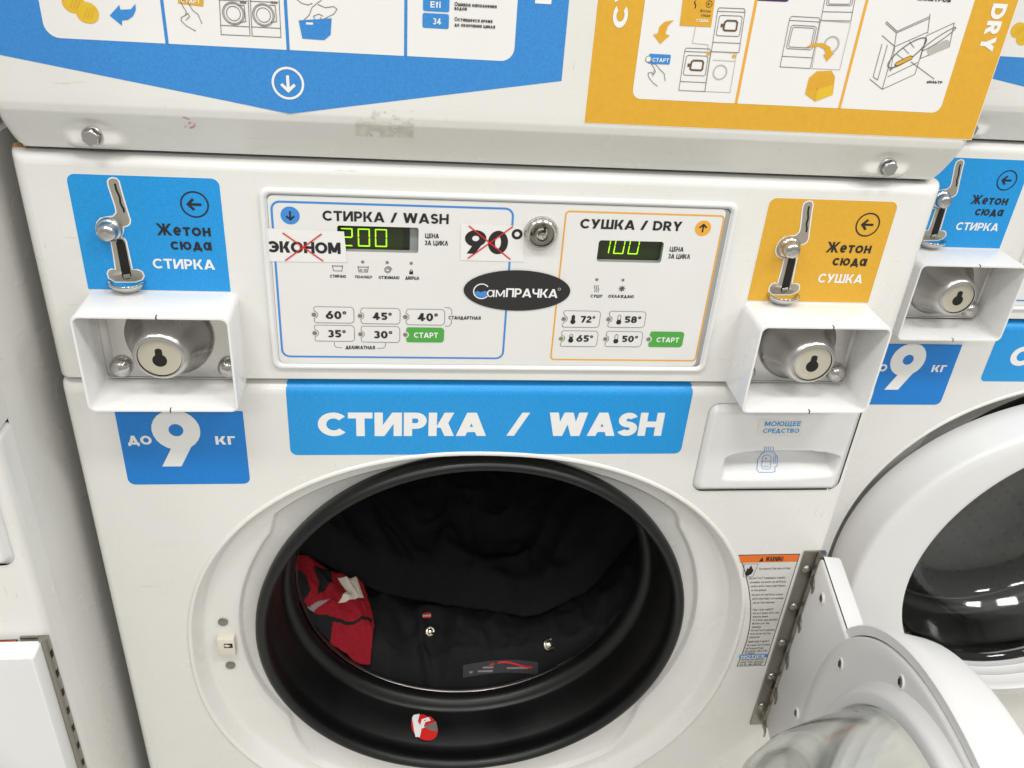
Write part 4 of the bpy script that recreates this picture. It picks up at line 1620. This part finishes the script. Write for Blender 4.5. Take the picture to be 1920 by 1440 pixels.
ptext(py, 'сюда', *zc3([(740, 145), (820, 150)]), 120 / 4.8, 'print_brown')
ptext(py, 'СУШКА', *zc3([(695, 193), (805, 200)]), 166 / 4.8, 'print_white')
py.px(zc3([(495, 180), (440, 235), (420, 305), (458, 318), (372, 395), (308, 308), (350, 302), (365, 240), (410, 195)]), 'print_yellow', 4)
a, b = at(*zc3([(262, 570)])[0], YD), at(*zc3([(470, 492)])[0], YD)
py.rect(a[0], b[0], a[1], b[1], 'poster_blue', 4, .0008)
ptext(py, 'СТАРТ', *zc3([(300, 553), (448, 560)]), 518 / 4.8, 'print_white')
c = at(*zc3([(266, 530)])[0], YD)
py.disc(c[0], c[1], .0022, 'paper_white', 5, n=16)
py.ring(c[0], c[1], .0019, .0004, 'print_grey', 5.5, n=16)
for Lp in ([(290, 572), (318, 612), (330, 645), (302, 686), (318, 630)], [(292, 570), (330, 575), (368, 622), (408, 660), (418, 728)], [(262, 655), (296, 650), (310, 670)], [(262, 655), (268, 690), (300, 735), (348, 775)]):
    py.pxstroke(zc3(Lp), L, 'print_grey', 5)


def drawn_dryer(pp, zf, tl, tr, br, bl, icon, m='print_grey', lay=4):
    P = lambda u, v: (tl[0] + (tr[0] - tl[0]) * u + (bl[0] - tl[0]) * v, tl[1] + (tr[1] - tl[1]) * u + (bl[1] - tl[1]) * v)
    S = lambda pts, cl=False, wd=L, mm=m: pp.pxstroke(zf([P(*q) for q in pts]), wd, mm, lay, cl)
    S([(0, .05), (.05, 0), (.95, 0), (1, .05), (1, 1), (0, 1)], True)
    S([(0.01, .08), (.99, .08)])
    S([(0, .79), (1, .79)])
    S([(.1, .2), (.16, .17), (.86, .17), (.93, .2), (.93, .6), (.88, .635), (.12, .635), (.08, .6)], True)
    if icon:
        S([(.33, .32), (.40, .285), (.72, .285), (.78, .32), (.78, .48), (.74, .51), (.36, .51), (.31, .48)], True, .0012, 'print_brown')
        S([(.24, .36), (.24, .44)], False, .0018, 'print_brown')
    else:
        S([(.16, .23), (.2, .21), (.82, .21), (.87, .23), (.87, .57), (.82, .6), (.18, .6), (.14, .57)], True)


drawn_dryer(py, zc3, (893, 68), (1140, 78), (1065, 475), (833, 462), True)
drawn_dryer(py, zc3, (597, 430), (830, 440), (768, 822), (540, 812), True)
drawn_dryer(py, zc3, (1542, 145), (1815, 160), (1718, 612), (1450, 600), False)
drawn_dryer(py, zc4, (160, -190), (430, -185), (360, 203), (90, 182), False)
py.pxstroke(zc3([(833, 465), (1060, 478), (1000, 832), (775, 822)]), L, 'light_grey', 3.8, True)
c = at(*zc3([(910, 650)])[0], YD)
py.ring(c[0], c[1], .0046, .0009, 'light_grey', 3.8)
py.pxstroke(zc3([(845, 540), (1040, 550)]), L, 'light_grey', 3.9)
py.pxstroke(zc3([(690, 240), (662, 388), (805, 402), (800, 460)]), L, 'light_grey', 3.8)
for q in ((805, 480), (1035, 505)):
    c = at(*zc3([q])[0], YD)
    py.disc(c[0], c[1], .0013, 'print_yellow', 4.5, n=12)
py.px(zc3([(1680, 425), (1750, 385), (1840, 388), (1900, 420), (1918, 480), (1945, 470), (1870, 552), (1840, 490), (1862, 485), (1850, 440), (1800, 415)]), 'print_yellow', 5)
py.px(zc3([(1675, 845), (1712, 700), (1780, 640), (1915, 635), (1945, 690), (1925, 850), (1765, 912)]), 'print_yellow', 4)
py.px(zc3([(1765, 912), (1790, 800), (1925, 760), (1925, 850)]), 'coin_yellow', 4.5)
for Lp in ([(1712, 765), (1790, 800), (1925, 762)], [(1720, 700), (1795, 740), (1930, 700)], [(1765, 912), (1795, 740)]):
    py.pxstroke(zc3(Lp), .0005, 'line_orange', 4.8)
py.pxstroke(zc4([(90, 185), (360, 203), (258, 628), (10, 615)]), L, 'light_grey', 3.8, True)
c = at(*zc4([(185, 400)])[0], YD)
py.ring(c[0], c[1], .0050, .0012, 'light_grey', 3.7)
py.px(zc3([(1245, -40), (1530, -40), (1525, 8), (1500, 16), (1250, 4)]), 'print_purple', 4)
ptext(py, 'ФИЛЬТРОВ', *zc4([(960, 2), (1255, 18)]), -40 / 4.8, 'print_black', .25)
for Lp in ([(670, 205), (770, 295), (1065, 165)], [(680, 192), (775, 280), (1062, 150)], [(1072, 125), (1050, 300)], [(640, 318), (755, 418), (1045, 290)], [(770, 295), (750, 418), (642, 802)],
           [(642, 802), (935, 668), (1040, 330)], [(690, 690), (960, 560)], [(530, 710), (642, 802)], [(640, 395), (560, 690)], [(690, 400), (600, 720)], [(560, 690), (600, 720)],
           [(1040, 320), (1290, 205), (1245, 420), (985, 525), (1040, 320)], [(900, 555), (1110, 710)], [(760, 585), (715, 640), (755, 425)], [(700, 630), (755, 600)]):
    py.pxstroke(zc4(Lp), .00045, 'print_grey', 4)
c = at(*zc4([(865, 475)])[0], YD)
py.stroke([(c[0] + .0105 * math.cos(a) + .0045 * math.sin(a), c[1] + .0090 * math.sin(a) + .0050 * math.cos(a)) for a in [2 * PI * i / 28 for i in range(28)]], .0008, 'print_grey', 4.4, True)
for q in (0.0, .5, 1.0):
    py.pxstroke(zc4([(765 + q * 120, 480 - q * 110), (830 + q * 100, 530 - q * 100)]), .0004, 'print_grey', 4.2)
py.stroke([(at(*zc4([(1150, 350)])[0], YD)[0] + .0085 * math.cos(a) + .005 * math.sin(a), at(*zc4([(1150, 350)])[0], YD)[1] + .0058 * math.sin(a) + .0055 * math.cos(a)) for a in [2 * PI * i / 24 for i in range(24)]], .0006, 'print_grey', 4.4, True)
py.px(zc4([(1045, 455), (1070, 425), (1220, 355), (1245, 370), (1240, 425), (1060, 500)]), 'light_grey', 4.2)
py.px(zc4([(755, 580), (770, 560), (895, 500), (915, 510), (905, 530), (775, 592)]), 'print_yellow', 5)
py.pxstroke(zc4([(755, 580), (770, 560), (895, 500), (915, 510), (905, 530), (775, 592)]), .0005, 'print_brown', 5.3, True)
ptext(py, 'ФИЛЬТР', *zc4([(1040, 745), (1178, 752)]), 722 / 4.8, 'print_black', .26)
py.build('dry_poster', dryer, 'yellow instruction poster')

# ---- glue residue and a pink ink mark on the rolled edge
bm = bmesh.new()


def smear(x0, x1, z0, z1, n, mi, seed, ragged):
    random.seed(seed)
    nx = n
    nz = max(6, n // 2)
    for i in range(nx):
        for j in range(nz):
            u, v = i / nx, j / nz
            k = noise.noise(Vector((u * 5 + seed, v * 4, seed))) * .5 + noise.noise(Vector((u * 17, v * 14 + seed, 2))) * .4
            if k < ragged + (.35 if v > .55 else 0):
                continue
            xa, xb = x0 + (x1 - x0) * i / nx, x0 + (x1 - x0) * (i + 1) / nx
            za, zb = z0 + (z1 - z0) * j / nz, z0 + (z1 - z0) * (j + 1) / nz
            face(bm, [(a, dry_y(a, b) - .0003, b) for a, b in ((xa, za), (xb, za), (xb, zb), (xa, zb))], mi)


a, b = at(668, 262, -.012), at(776, 205, YD)
smear(a[0], b[0], a[1] + .002, b[1] - .001, 110, 0, 4, -.12)
link('glue_residue', bm, ['glue_residue'], dryer)
bm = bmesh.new()
for Lp in ([(345, 218), (351, 220), (357, 223)], [(345, 238), (348, 240)], [(354, 242), (360, 241), (364, 237), (365, 232)], [(354, 233), (358, 229)]):
    for p0, p1 in zip(Lp, Lp[1:]):
        a, b = at(*p0, -.013), at(*p1, -.013)
        d = (Vector(b) - Vector(a)).normalized()
        nn = Vector((-d.y, d.x)) * .0006
        co = [(a[0] + nn.x, a[1] + nn.y), (b[0] + nn.x, b[1] + nn.y), (b[0] - nn.x, b[1] - nn.y), (a[0] - nn.x, a[1] - nn.y)]
        face(bm, [(q[0], dry_y(*q) - .0003, q[1]) for q in co])
link('ink_mark', bm, 'ink_pink', dryer)

# ---- door: modelled shut (inner side at y = 0, towards +Y), its origin on the hinge line
HXY = (.3375, -.0045)
hinge_pt = Vector((HXY[0], HXY[1], 0.0))
ND = 128
dl = sup(.272, .2225, .2225, 2.15, 0.0, .645, ND)
bm = bmesh.new()
T = lambda lp, y: [(a, y, b) for a, b in lp]
circ = lambda r, y, cz=.641: [(r * math.cos(2 * PI * i / ND), y, cz + r * math.sin(2 * PI * i / ND)) for i in range(ND)]
mid = lambda lp, c_, k, y: [(a[0] + (b[0] - a[0]) * k, y, a[1] + (b[2] - a[1]) * k) for a, b in zip(lp, c_)]
g0 = circ(.1975, -.050)
ring = [T(offset_in(dl, .0088), -.0040), T(offset_in(dl, .001), -.0032), T(dl, -.0045), T(offset_in(dl, .0022), -.022), T(offset_in(dl, .0052), -.0440), T(offset_in(dl, .0060), -.0470), T(offset_in(dl, .0075), -.0492), T(offset_in(dl, .0100), -.0505), T(offset_in(dl, .0200), -.0512)]
o16 = offset_in(dl, .020)
for k in (.3, .6, .9):
    ring.append(mid(o16, g0, k, -.0515))
ring += [circ(.1985, -.0510), circ(.1968, -.0490), circ(.1962, -.044), circ(.1960, -.032), circ(.1952, -.031), circ(.1958, -.030), circ(.1958, -.018), circ(.1950, -.017), circ(.1957, -.016), circ(.1957, -.006)]
loft(bm, ring)
# ear that carries the hinge (a shallow box running from the disc to the hinge line)
ex0, ex1, ez0, ez1 = .205, .3365, .5105, .7585
T2 = lambda lp, y: [(a, y, b) for a, b in lp]
er = rrect(ex0, ex1, ez0, ez1, .002, 3)
er2 = rrect(ex0, ex1 - .0015, ez0 + .0015, ez1 - .0015, .002, 3)
lp_ = [T2(er, -.0045), T2(er, -.0195), T2(er2, -.0215)]
rows = loft(bm, lp_)
for pr in ([rows[-1]]):
    bm.faces.new(pr)
door = link('door', bm, 'white_plastic', root, 45, hinge_pt)

# inner liner with its pressed steps down to the glass
bm = bmesh.new()
li = offset_in(dl, .0098)
inn = [T(li, -.0048), T(offset_in(dl, .0100), -.0014), T(offset_in(dl, .0112), -.0005)]
o10 = offset_in(dl, .0118)
def least(r, y, o=.0005):
    out = []
    for a, b in zip(o10, circ(r, y)):
        v = Vector((a[0], a[1] - .641))
        k = min(1, (v.length - o) / r)
        out.append((b[0] * k, y, .641 + (b[2] - .641) * k))
    return out
for k in (.35, .7):
    inn.append(mid(o10, least(.2145, 0, .0008), k, -.0005))
inn += [least(.2145, -.0005, .0008), least(.2120, .0020, .0016), least(.2095, .0060, .0028), least(.2070, .0088, .0045), circ(.2045, .0096), circ(.1985, .0098), circ(.1965, .0090), circ(.1955, .005)]
loft(bm, inn)
er3 = rrect(ex0 + .02, ex1 - .002, ez0 + .002, ez1 - .002, .003, 3)
er4 = rrect(ex0 + .02, ex1 - .0035, ez0 + .0035, ez1 - .0035, .003, 3)
rows = loft(bm, [T2(er3, -.0045), T2(er3, -.0025), T2(er4, -.0012)])
bm.faces.new(rows[-1])
liner = link('door_liner', bm, 'white_plastic', door, 40)

# glass bowl
bm = bmesh.new()
bo = [(-.0365, .1930), (-.0350, .1905), (-.0310, .150), (-.0290, .08), (-.0285, .0)]
bowl_o = [(-.0080, .1955), (.009, .1950), (.020, .1905), (.045, .1800), (.068, .1680), (.086, .152), (.098, .128), (.104, .09), (.107, .045), (.108, .0)]
bowl_i = [(-.0085, .1940), (-.0080, .1915), (.009, .1905), (.020, .1860), (.044, .1755), (.066, .1635), (.083, .148), (.094, .125), (.0995, .09), (.1025, .045), (.1035, .0)]
allp = bowl_o[::-1] + bowl_i
lathe(bm, [(y, r) for y, r in allp], 0.0, .641, 96, 0, capend=False)
bmesh.ops.remove_doubles(bm, verts=bm.verts, dist=1e-6)
bmesh.ops.recalc_face_normals(bm, faces=bm.faces)
link('door_glass', bm, 'door_glass', door, 179)

OPEN = math.radians(79.5)
# screws of the liner, at the spots the photo shows on the opened door
ca, sa = math.cos(OPEN), math.sin(OPEN)


def on_open_door(px_, py_, off):
    """photo point on the opened door's inner plane -> its place on the shut door"""
    dirv = Vector((-ca, -sa))
    nv = Vector((dirv.y, -dirv.x))
    d = ray(px_, py_)
    o = Vector((HXY[0], HXY[1])) - nv * off * 0
    t = nv.dot(o - Vector((CAM.x, CAM.y))) / nv.dot(Vector((d.x, d.y)))
    q = CAM + d * t
    u = (Vector((q.x, q.y)) - o).dot(dirv)
    return HXY[0] - u, q.z


for (px_, py_) in ((1549, 1123), (1585, 1246), (1700, 1280), (1501, 1338)):
    sx0, sz0 = on_open_door(px_, py_, 0)
    bm = bmesh.new()
    lathe(bm, [(-.0015, .0062), (.0004, .0058), (.0008, .0050), (.0000, .0042)], sx0, sz0, 24, 0, capend=False)
    lathe(bm, [(.0000, .0042), (.0008, .0036), (.0012, .0020), (.0012, .0)], sx0, sz0, 24, 1, capend=False)
    box(bm, sx0 - .0024, sx0 + .0024, .0011, .0014, sz0 - .0005, sz0 + .0005, 2)
    box(bm, sx0 - .0005, sx0 + .0005, .0011, .00145, sz0 - .0024, sz0 + .0024, 2)
    link('screw', bm, ['white_plastic', 'steel_hinge', 'dark_hole'], liner, 40)
# metal fingers of the hinge that grip the door
for z_ in (.7305, .6755, .6205, .5655, .5105):
    bm = bmesh.new()
    out = [(-.002, .003), (-.0100, .0012), (-.0135, -.0030), (-.0142, -.0075), (-.0134, -.0120), (-.0115, -.0082), (-.0085, -.0065), (-.002, -.0085)]
    rows = loft(bm, [[(HXY[0] + a, -.0010, z_ + b) for a, b in out], [(HXY[0] + a, .0006, z_ + b) for a, b in out]], 0, True, False)
    bm.faces.new(rows[-1])
    bm.faces.new(rows[0])
    link('hinge_finger', bm, 'steel_hinge', liner)

# ------------------------------------------------------------------ neighbours: copies of the machine with the door shut
def copy_tree(o, parent):
    c_ = o.copy()
    COL.objects.link(c_)
    c_.parent = parent
    for ch in list(o.children):
        if not ch.name.startswith('round_sticker'):
            copy_tree(ch, c_)
    return c_


for (X_, Y_, lab_) in ((-.698, -.083, 'white coin laundry machine at the left edge, closer to the viewer, door shut'),
                       (.708, .130, 'white coin laundry machine at the right edge, set back, round dark door glass shut')):
    r = root.copy()
    COL.objects.link(r)
    r.location = (X_, Y_, 0)
    r['label'] = lab_
    for ch in list(root.children):
        copy_tree(ch, r)
door.rotation_euler = (0, 0, OPEN)

# ------------------------------------------------------------------ laundry in the open drum
def fold(x, y, s_, f1, f2, seed):
    v = Vector((x * f1 + seed, y * f2, seed * .37))
    v += Vector((noise.noise(v * .7), noise.noise(v * .7 + Vector((5, 2, 1))), 0)) * .6
    a = noise.noise(v)
    r = 1 - abs(noise.noise(v * 1.6 + Vector((9, 4, 2)))) * 3.2
    c_ = noise.noise(v * 4.1 + Vector((3, 1, 0)))
    return s_ * (a * .55 + max(-.5, r) * .40 + c_ * .12)


def pile(x, y):
    """height of the heap of wet laundry inside the drum"""
    z = .486 + .27 * (y - .10)
    z += .135 * max(0, (-x - .055) / .14) ** 1.35 + .06 * max(0, (x - .07) / .13) ** 1.6
    return z - .05 * (1 - sst(.088, .125, y))


def tub_floor(x):
    return DC[1] - math.sqrt(max(.0004, .2435 ** 2 - min(abs(x), .24) ** 2))


def hit(px_, py_, fn, eps=.0):
    d = ray(px_, py_)
    t = (.085 - CAM.y) / d.y
    for _ in range(4000):
        q = CAM + d * t
        if q.z < fn(q.x, q.y) + eps or q.y > .44:
            break
        t += .0002
    return q


def inpoly(poly):
    def f(x, z):
        c_ = False
        n = len(poly)
        for i in range(n):
            x1_, z1_ = poly[i]
            x2_, z2_ = poly[i - 1]
            if (z1_ > z) != (z2_ > z) and x < (x2_ - x1_) * (z - z1_) / (z2_ - z1_) + x1_:
                c_ = not c_
        return c_
    return f


def cloth(name_, inside, zfun, nx, ny, xr_, yr_, mats, matfun, label, cat, thick=.005, group=None):
    bm = bmesh.new()
    X = lambda i: xr_[0] + (xr_[1] - xr_[0]) * i / nx
    Yv = lambda j: yr_[0] + (yr_[1] - yr_[0]) * j / ny
    made = {}
    for j in range(ny):
        for i in range(nx):
            cx_, cy_ = (X(i) + X(i + 1)) / 2, (Yv(j) + Yv(j + 1)) / 2
            if not inside(cx_, cy_):
                continue
            q = []
            for k in ((i, j), (i + 1, j), (i + 1, j + 1), (i, j + 1)):
                if k not in made:
                    made[k] = bm.verts.new((X(k[0]), Yv(k[1]), 0))
                q.append(made[k])
            f = bm.faces.new(q)
            f.smooth = True
            f.material_index = matfun(cx_, cy_)
    for _ in range(6):
        new = {}
        for v in bm.verts:
            if v.is_boundary:
                nb = [e_.other_vert(v) for e_ in v.link_edges if e_.is_boundary]
                if len(nb) == 2:
                    new[v] = (nb[0].co + nb[1].co) / 4 + v.co / 2
        for v, c_ in new.items():
            v.co = c_
    for v in bm.verts:
        v.co.z = max(zfun(v.co.x, v.co.y), tub_floor(v.co.x) + .003)
    bmesh.ops.recalc_face_normals(bm, faces=bm.faces)
    bmesh.ops.solidify(bm, geom=list(bm.faces), thickness=thick)
    bmesh.ops.recalc_face_normals(bm, faces=bm.faces)
    o = link(name_, bm, mats, None, 179)
    o['label'] = label
    o['category'] = cat
    o['group'] = group
    return o


GRP = 'laundry in the open drum'
crease = [hit(a, b, pile) for a, b in ((560, 1040), (620, 1070), (690, 1104), (780, 1128), (880, 1150), (960, 1158), (1040, 1142), (1110, 1105), (1160, 1050), (1200, 1000))]


def crease_y(x):
    for a, b in zip(crease, crease[1:]):
        if x <= b.x:
            t = (x - a.x) / (b.x - a.x)
            return a.y + (b.y - a.y) * max(-.3, t)
    return crease[-1].y


zb_ = lambda x, y: pile(x, y) + .034 * sst(-.006, .030, y - crease_y(x)) + (fold(x, y, .024, 9, 8, 1.7) + fold(x, y, .007, 24, 18, 4.4)) * (.35 + .65 * sst(0, .05, y - crease_y(x)))
cloth('folded_black_garment', lambda x, y: y > crease_y(x) and abs(x) < .239, zb_, 150, 110, (-.24, .24), (.10, .435), ['cloth_black'], lambda x, y: 0,
      'plain black garment bunched at the back of the open drum', 'clothing', group=GRP)
zf_ = lambda x, y: pile(x, y) + fold(x, y, .018, 15, 12, 6.1) + fold(x, y, .005, 34, 26, 2.9) - .012 * sst(-.020, .012, y - crease_y(x)) - .020 * sst(-.085, -.125, x)
o2 = cloth('black_snap_jacket', lambda x, y: y < crease_y(x) + .06 and abs(x) < .239, zf_, 150, 90, (-.24, .24), (.0965, .40), ['cloth_navy'], lambda x, y: 0,
           'black jacket with metal snaps and a sewn label, in front in the open drum', 'jacket', group=GRP)
for (px_, py_, r) in ((806, 1184, .0068), (1030, 1208, .0085)):
    q = hit(px_, py_, zf_, .001)
    bm2 = bmesh.new()
    M = Matrix.Translation(q) @ Matrix.Rotation(math.radians(-52), 4, 'X') @ Matrix.Rotation(math.radians(14), 4, 'Z')
    lathe(bm2, [(.004, r * .9), (.000, r), (-.0015, r * .96), (-.0022, r * .8), (-.0014, r * .62), (-.0030, r * .45), (-.0038, r * .2), (-.0038, .0)], 0, 0, 24, 0, capend=False)
    bm2.transform(M)
    link('snap_button', bm2, 'lock_face', o2, 50)


def patch(bm, pts, mi_, e_, fn, n=6):
    """small piece of fabric laid on the folds"""
    P = [hit(a, b, fn, e_) for a, b in pts]
    face(bm, P, mi_, True)


bm = bmesh.new()
xs_ = [868 + 141 * k / 8 for k in range(9)]
for a, b in zip(xs_, xs_[1:]):
    top = lambda x: 1247 - 10 * math.sin((x - 868) / 141 * 2.6)
    face(bm, [hit(a, top(a), zf_, .003), hit(b, top(b), zf_, .003), hit(b, top(b) + 24, zf_, .003), hit(a, top(a) + 24, zf_, .003)], 0, True)
wv = lambda x: 1246 - 5 * math.sin((x - 920) / 80 * 5)
for k in range(8):
    a, b = 918 + 10 * k, 928 + 10 * k
    face(bm, [hit(a, wv(a) - 1.5, zf_, .0036), hit(b, wv(b) - 1.5, zf_, .0036), hit(b, wv(b) + 2, zf_, .0036), hit(a, wv(a) + 2, zf_, .0036)], 1, True)
for (x0_, x1_, yy_) in ((880, 886, 1259), (896, 924, 1257), (950, 990, 1251), (905, 925, 1250)):
    face(bm, [hit(x0_, yy_, zf_, .0038), hit(x1_, yy_ - 1, zf_, .0038), hit(x1_, yy_ + 3, zf_, .0038), hit(x0_, yy_ + 3.5, zf_, .0038)], 2, True)
bmesh.ops.remove_doubles(bm, verts=bm.verts, dist=1e-5)
link('sewn_label', bm, ['cloth_tag', 'print_red', 'cloth_grey'], o2)
bm = bmesh.new()
face(bm, [hit(a, b, zf_, .004) for a, b in ((792, 1150), (800, 1148), (808, 1149), (808, 1159), (793, 1159))], 0)
face(bm, [hit(a, b, zf_, .0046) for a, b in ((792, 1153), (808, 1152), (808, 1156), (792, 1157))], 1)
link('red_tab', bm, ['print_red', 'light_grey'], o2)

# red garment at the left
S84 = 1920 / 840
zr0 = lambda x, y: pile(x, y) + .010
onr = lambda L: [(q.x, q.y) for q in [hit(a, b, zr0) for a, b in zoomed(L, 480, 860, S84)]]
redpoly = onr([(140, 432), (200, 430), (270, 462), (320, 490), (430, 518), (462, 560), (500, 670), (508, 720), (490, 895), (420, 880), (320, 800), (240, 710), (165, 600), (130, 500)])
zr = lambda x, y: zr0(x, y) + fold(x, y, .012, 20, 16, 2.2) + fold(x, y, .004, 42, 36, 7.2)
wh = inpoly(onr([(350, 520), (430, 522), (462, 610), (350, 625), (392, 575)]))
gr = inpoly(onr([(220, 642), (300, 596), (318, 602), (245, 655)]))
bk1 = inpoly(onr([(245, 478), (320, 485), (330, 540), (262, 588), (270, 530)]))
bk2 = inpoly(onr([(140, 505), (215, 505), (235, 560), (205, 620), (260, 665), (330, 690), (420, 702), (500, 690), (500, 706), (420, 716), (330, 712), (318, 800), (200, 700)]))
rmat = lambda x, y: 1 if wh(x, y) else 2 if gr(x, y) else 3 if (bk1(x, y) or bk2(x, y)) else 0
xs = [q[0] for q in redpoly]
ys = [q[1] for q in redpoly]
cloth('red_patterned_garment', inpoly(redpoly), zr, 110, 150, (min(xs), max(xs)), (min(ys), max(ys)), ['cloth_red', 'cloth_white', 'cloth_grey', 'cloth_black'], rmat,
      'red garment with white chevron and grey strip at the left of the drum', 'clothing', .003, GRP)

# ------------------------------------------------------------------ floor
bm = bmesh.new()
face(bm, [(-4, -4, 0), (4, -4, 0), (4, 2, 0), (-4, 2, 0)])
fl = link('floor', bm, 'floor_tile')
fl['kind'] = 'structure'
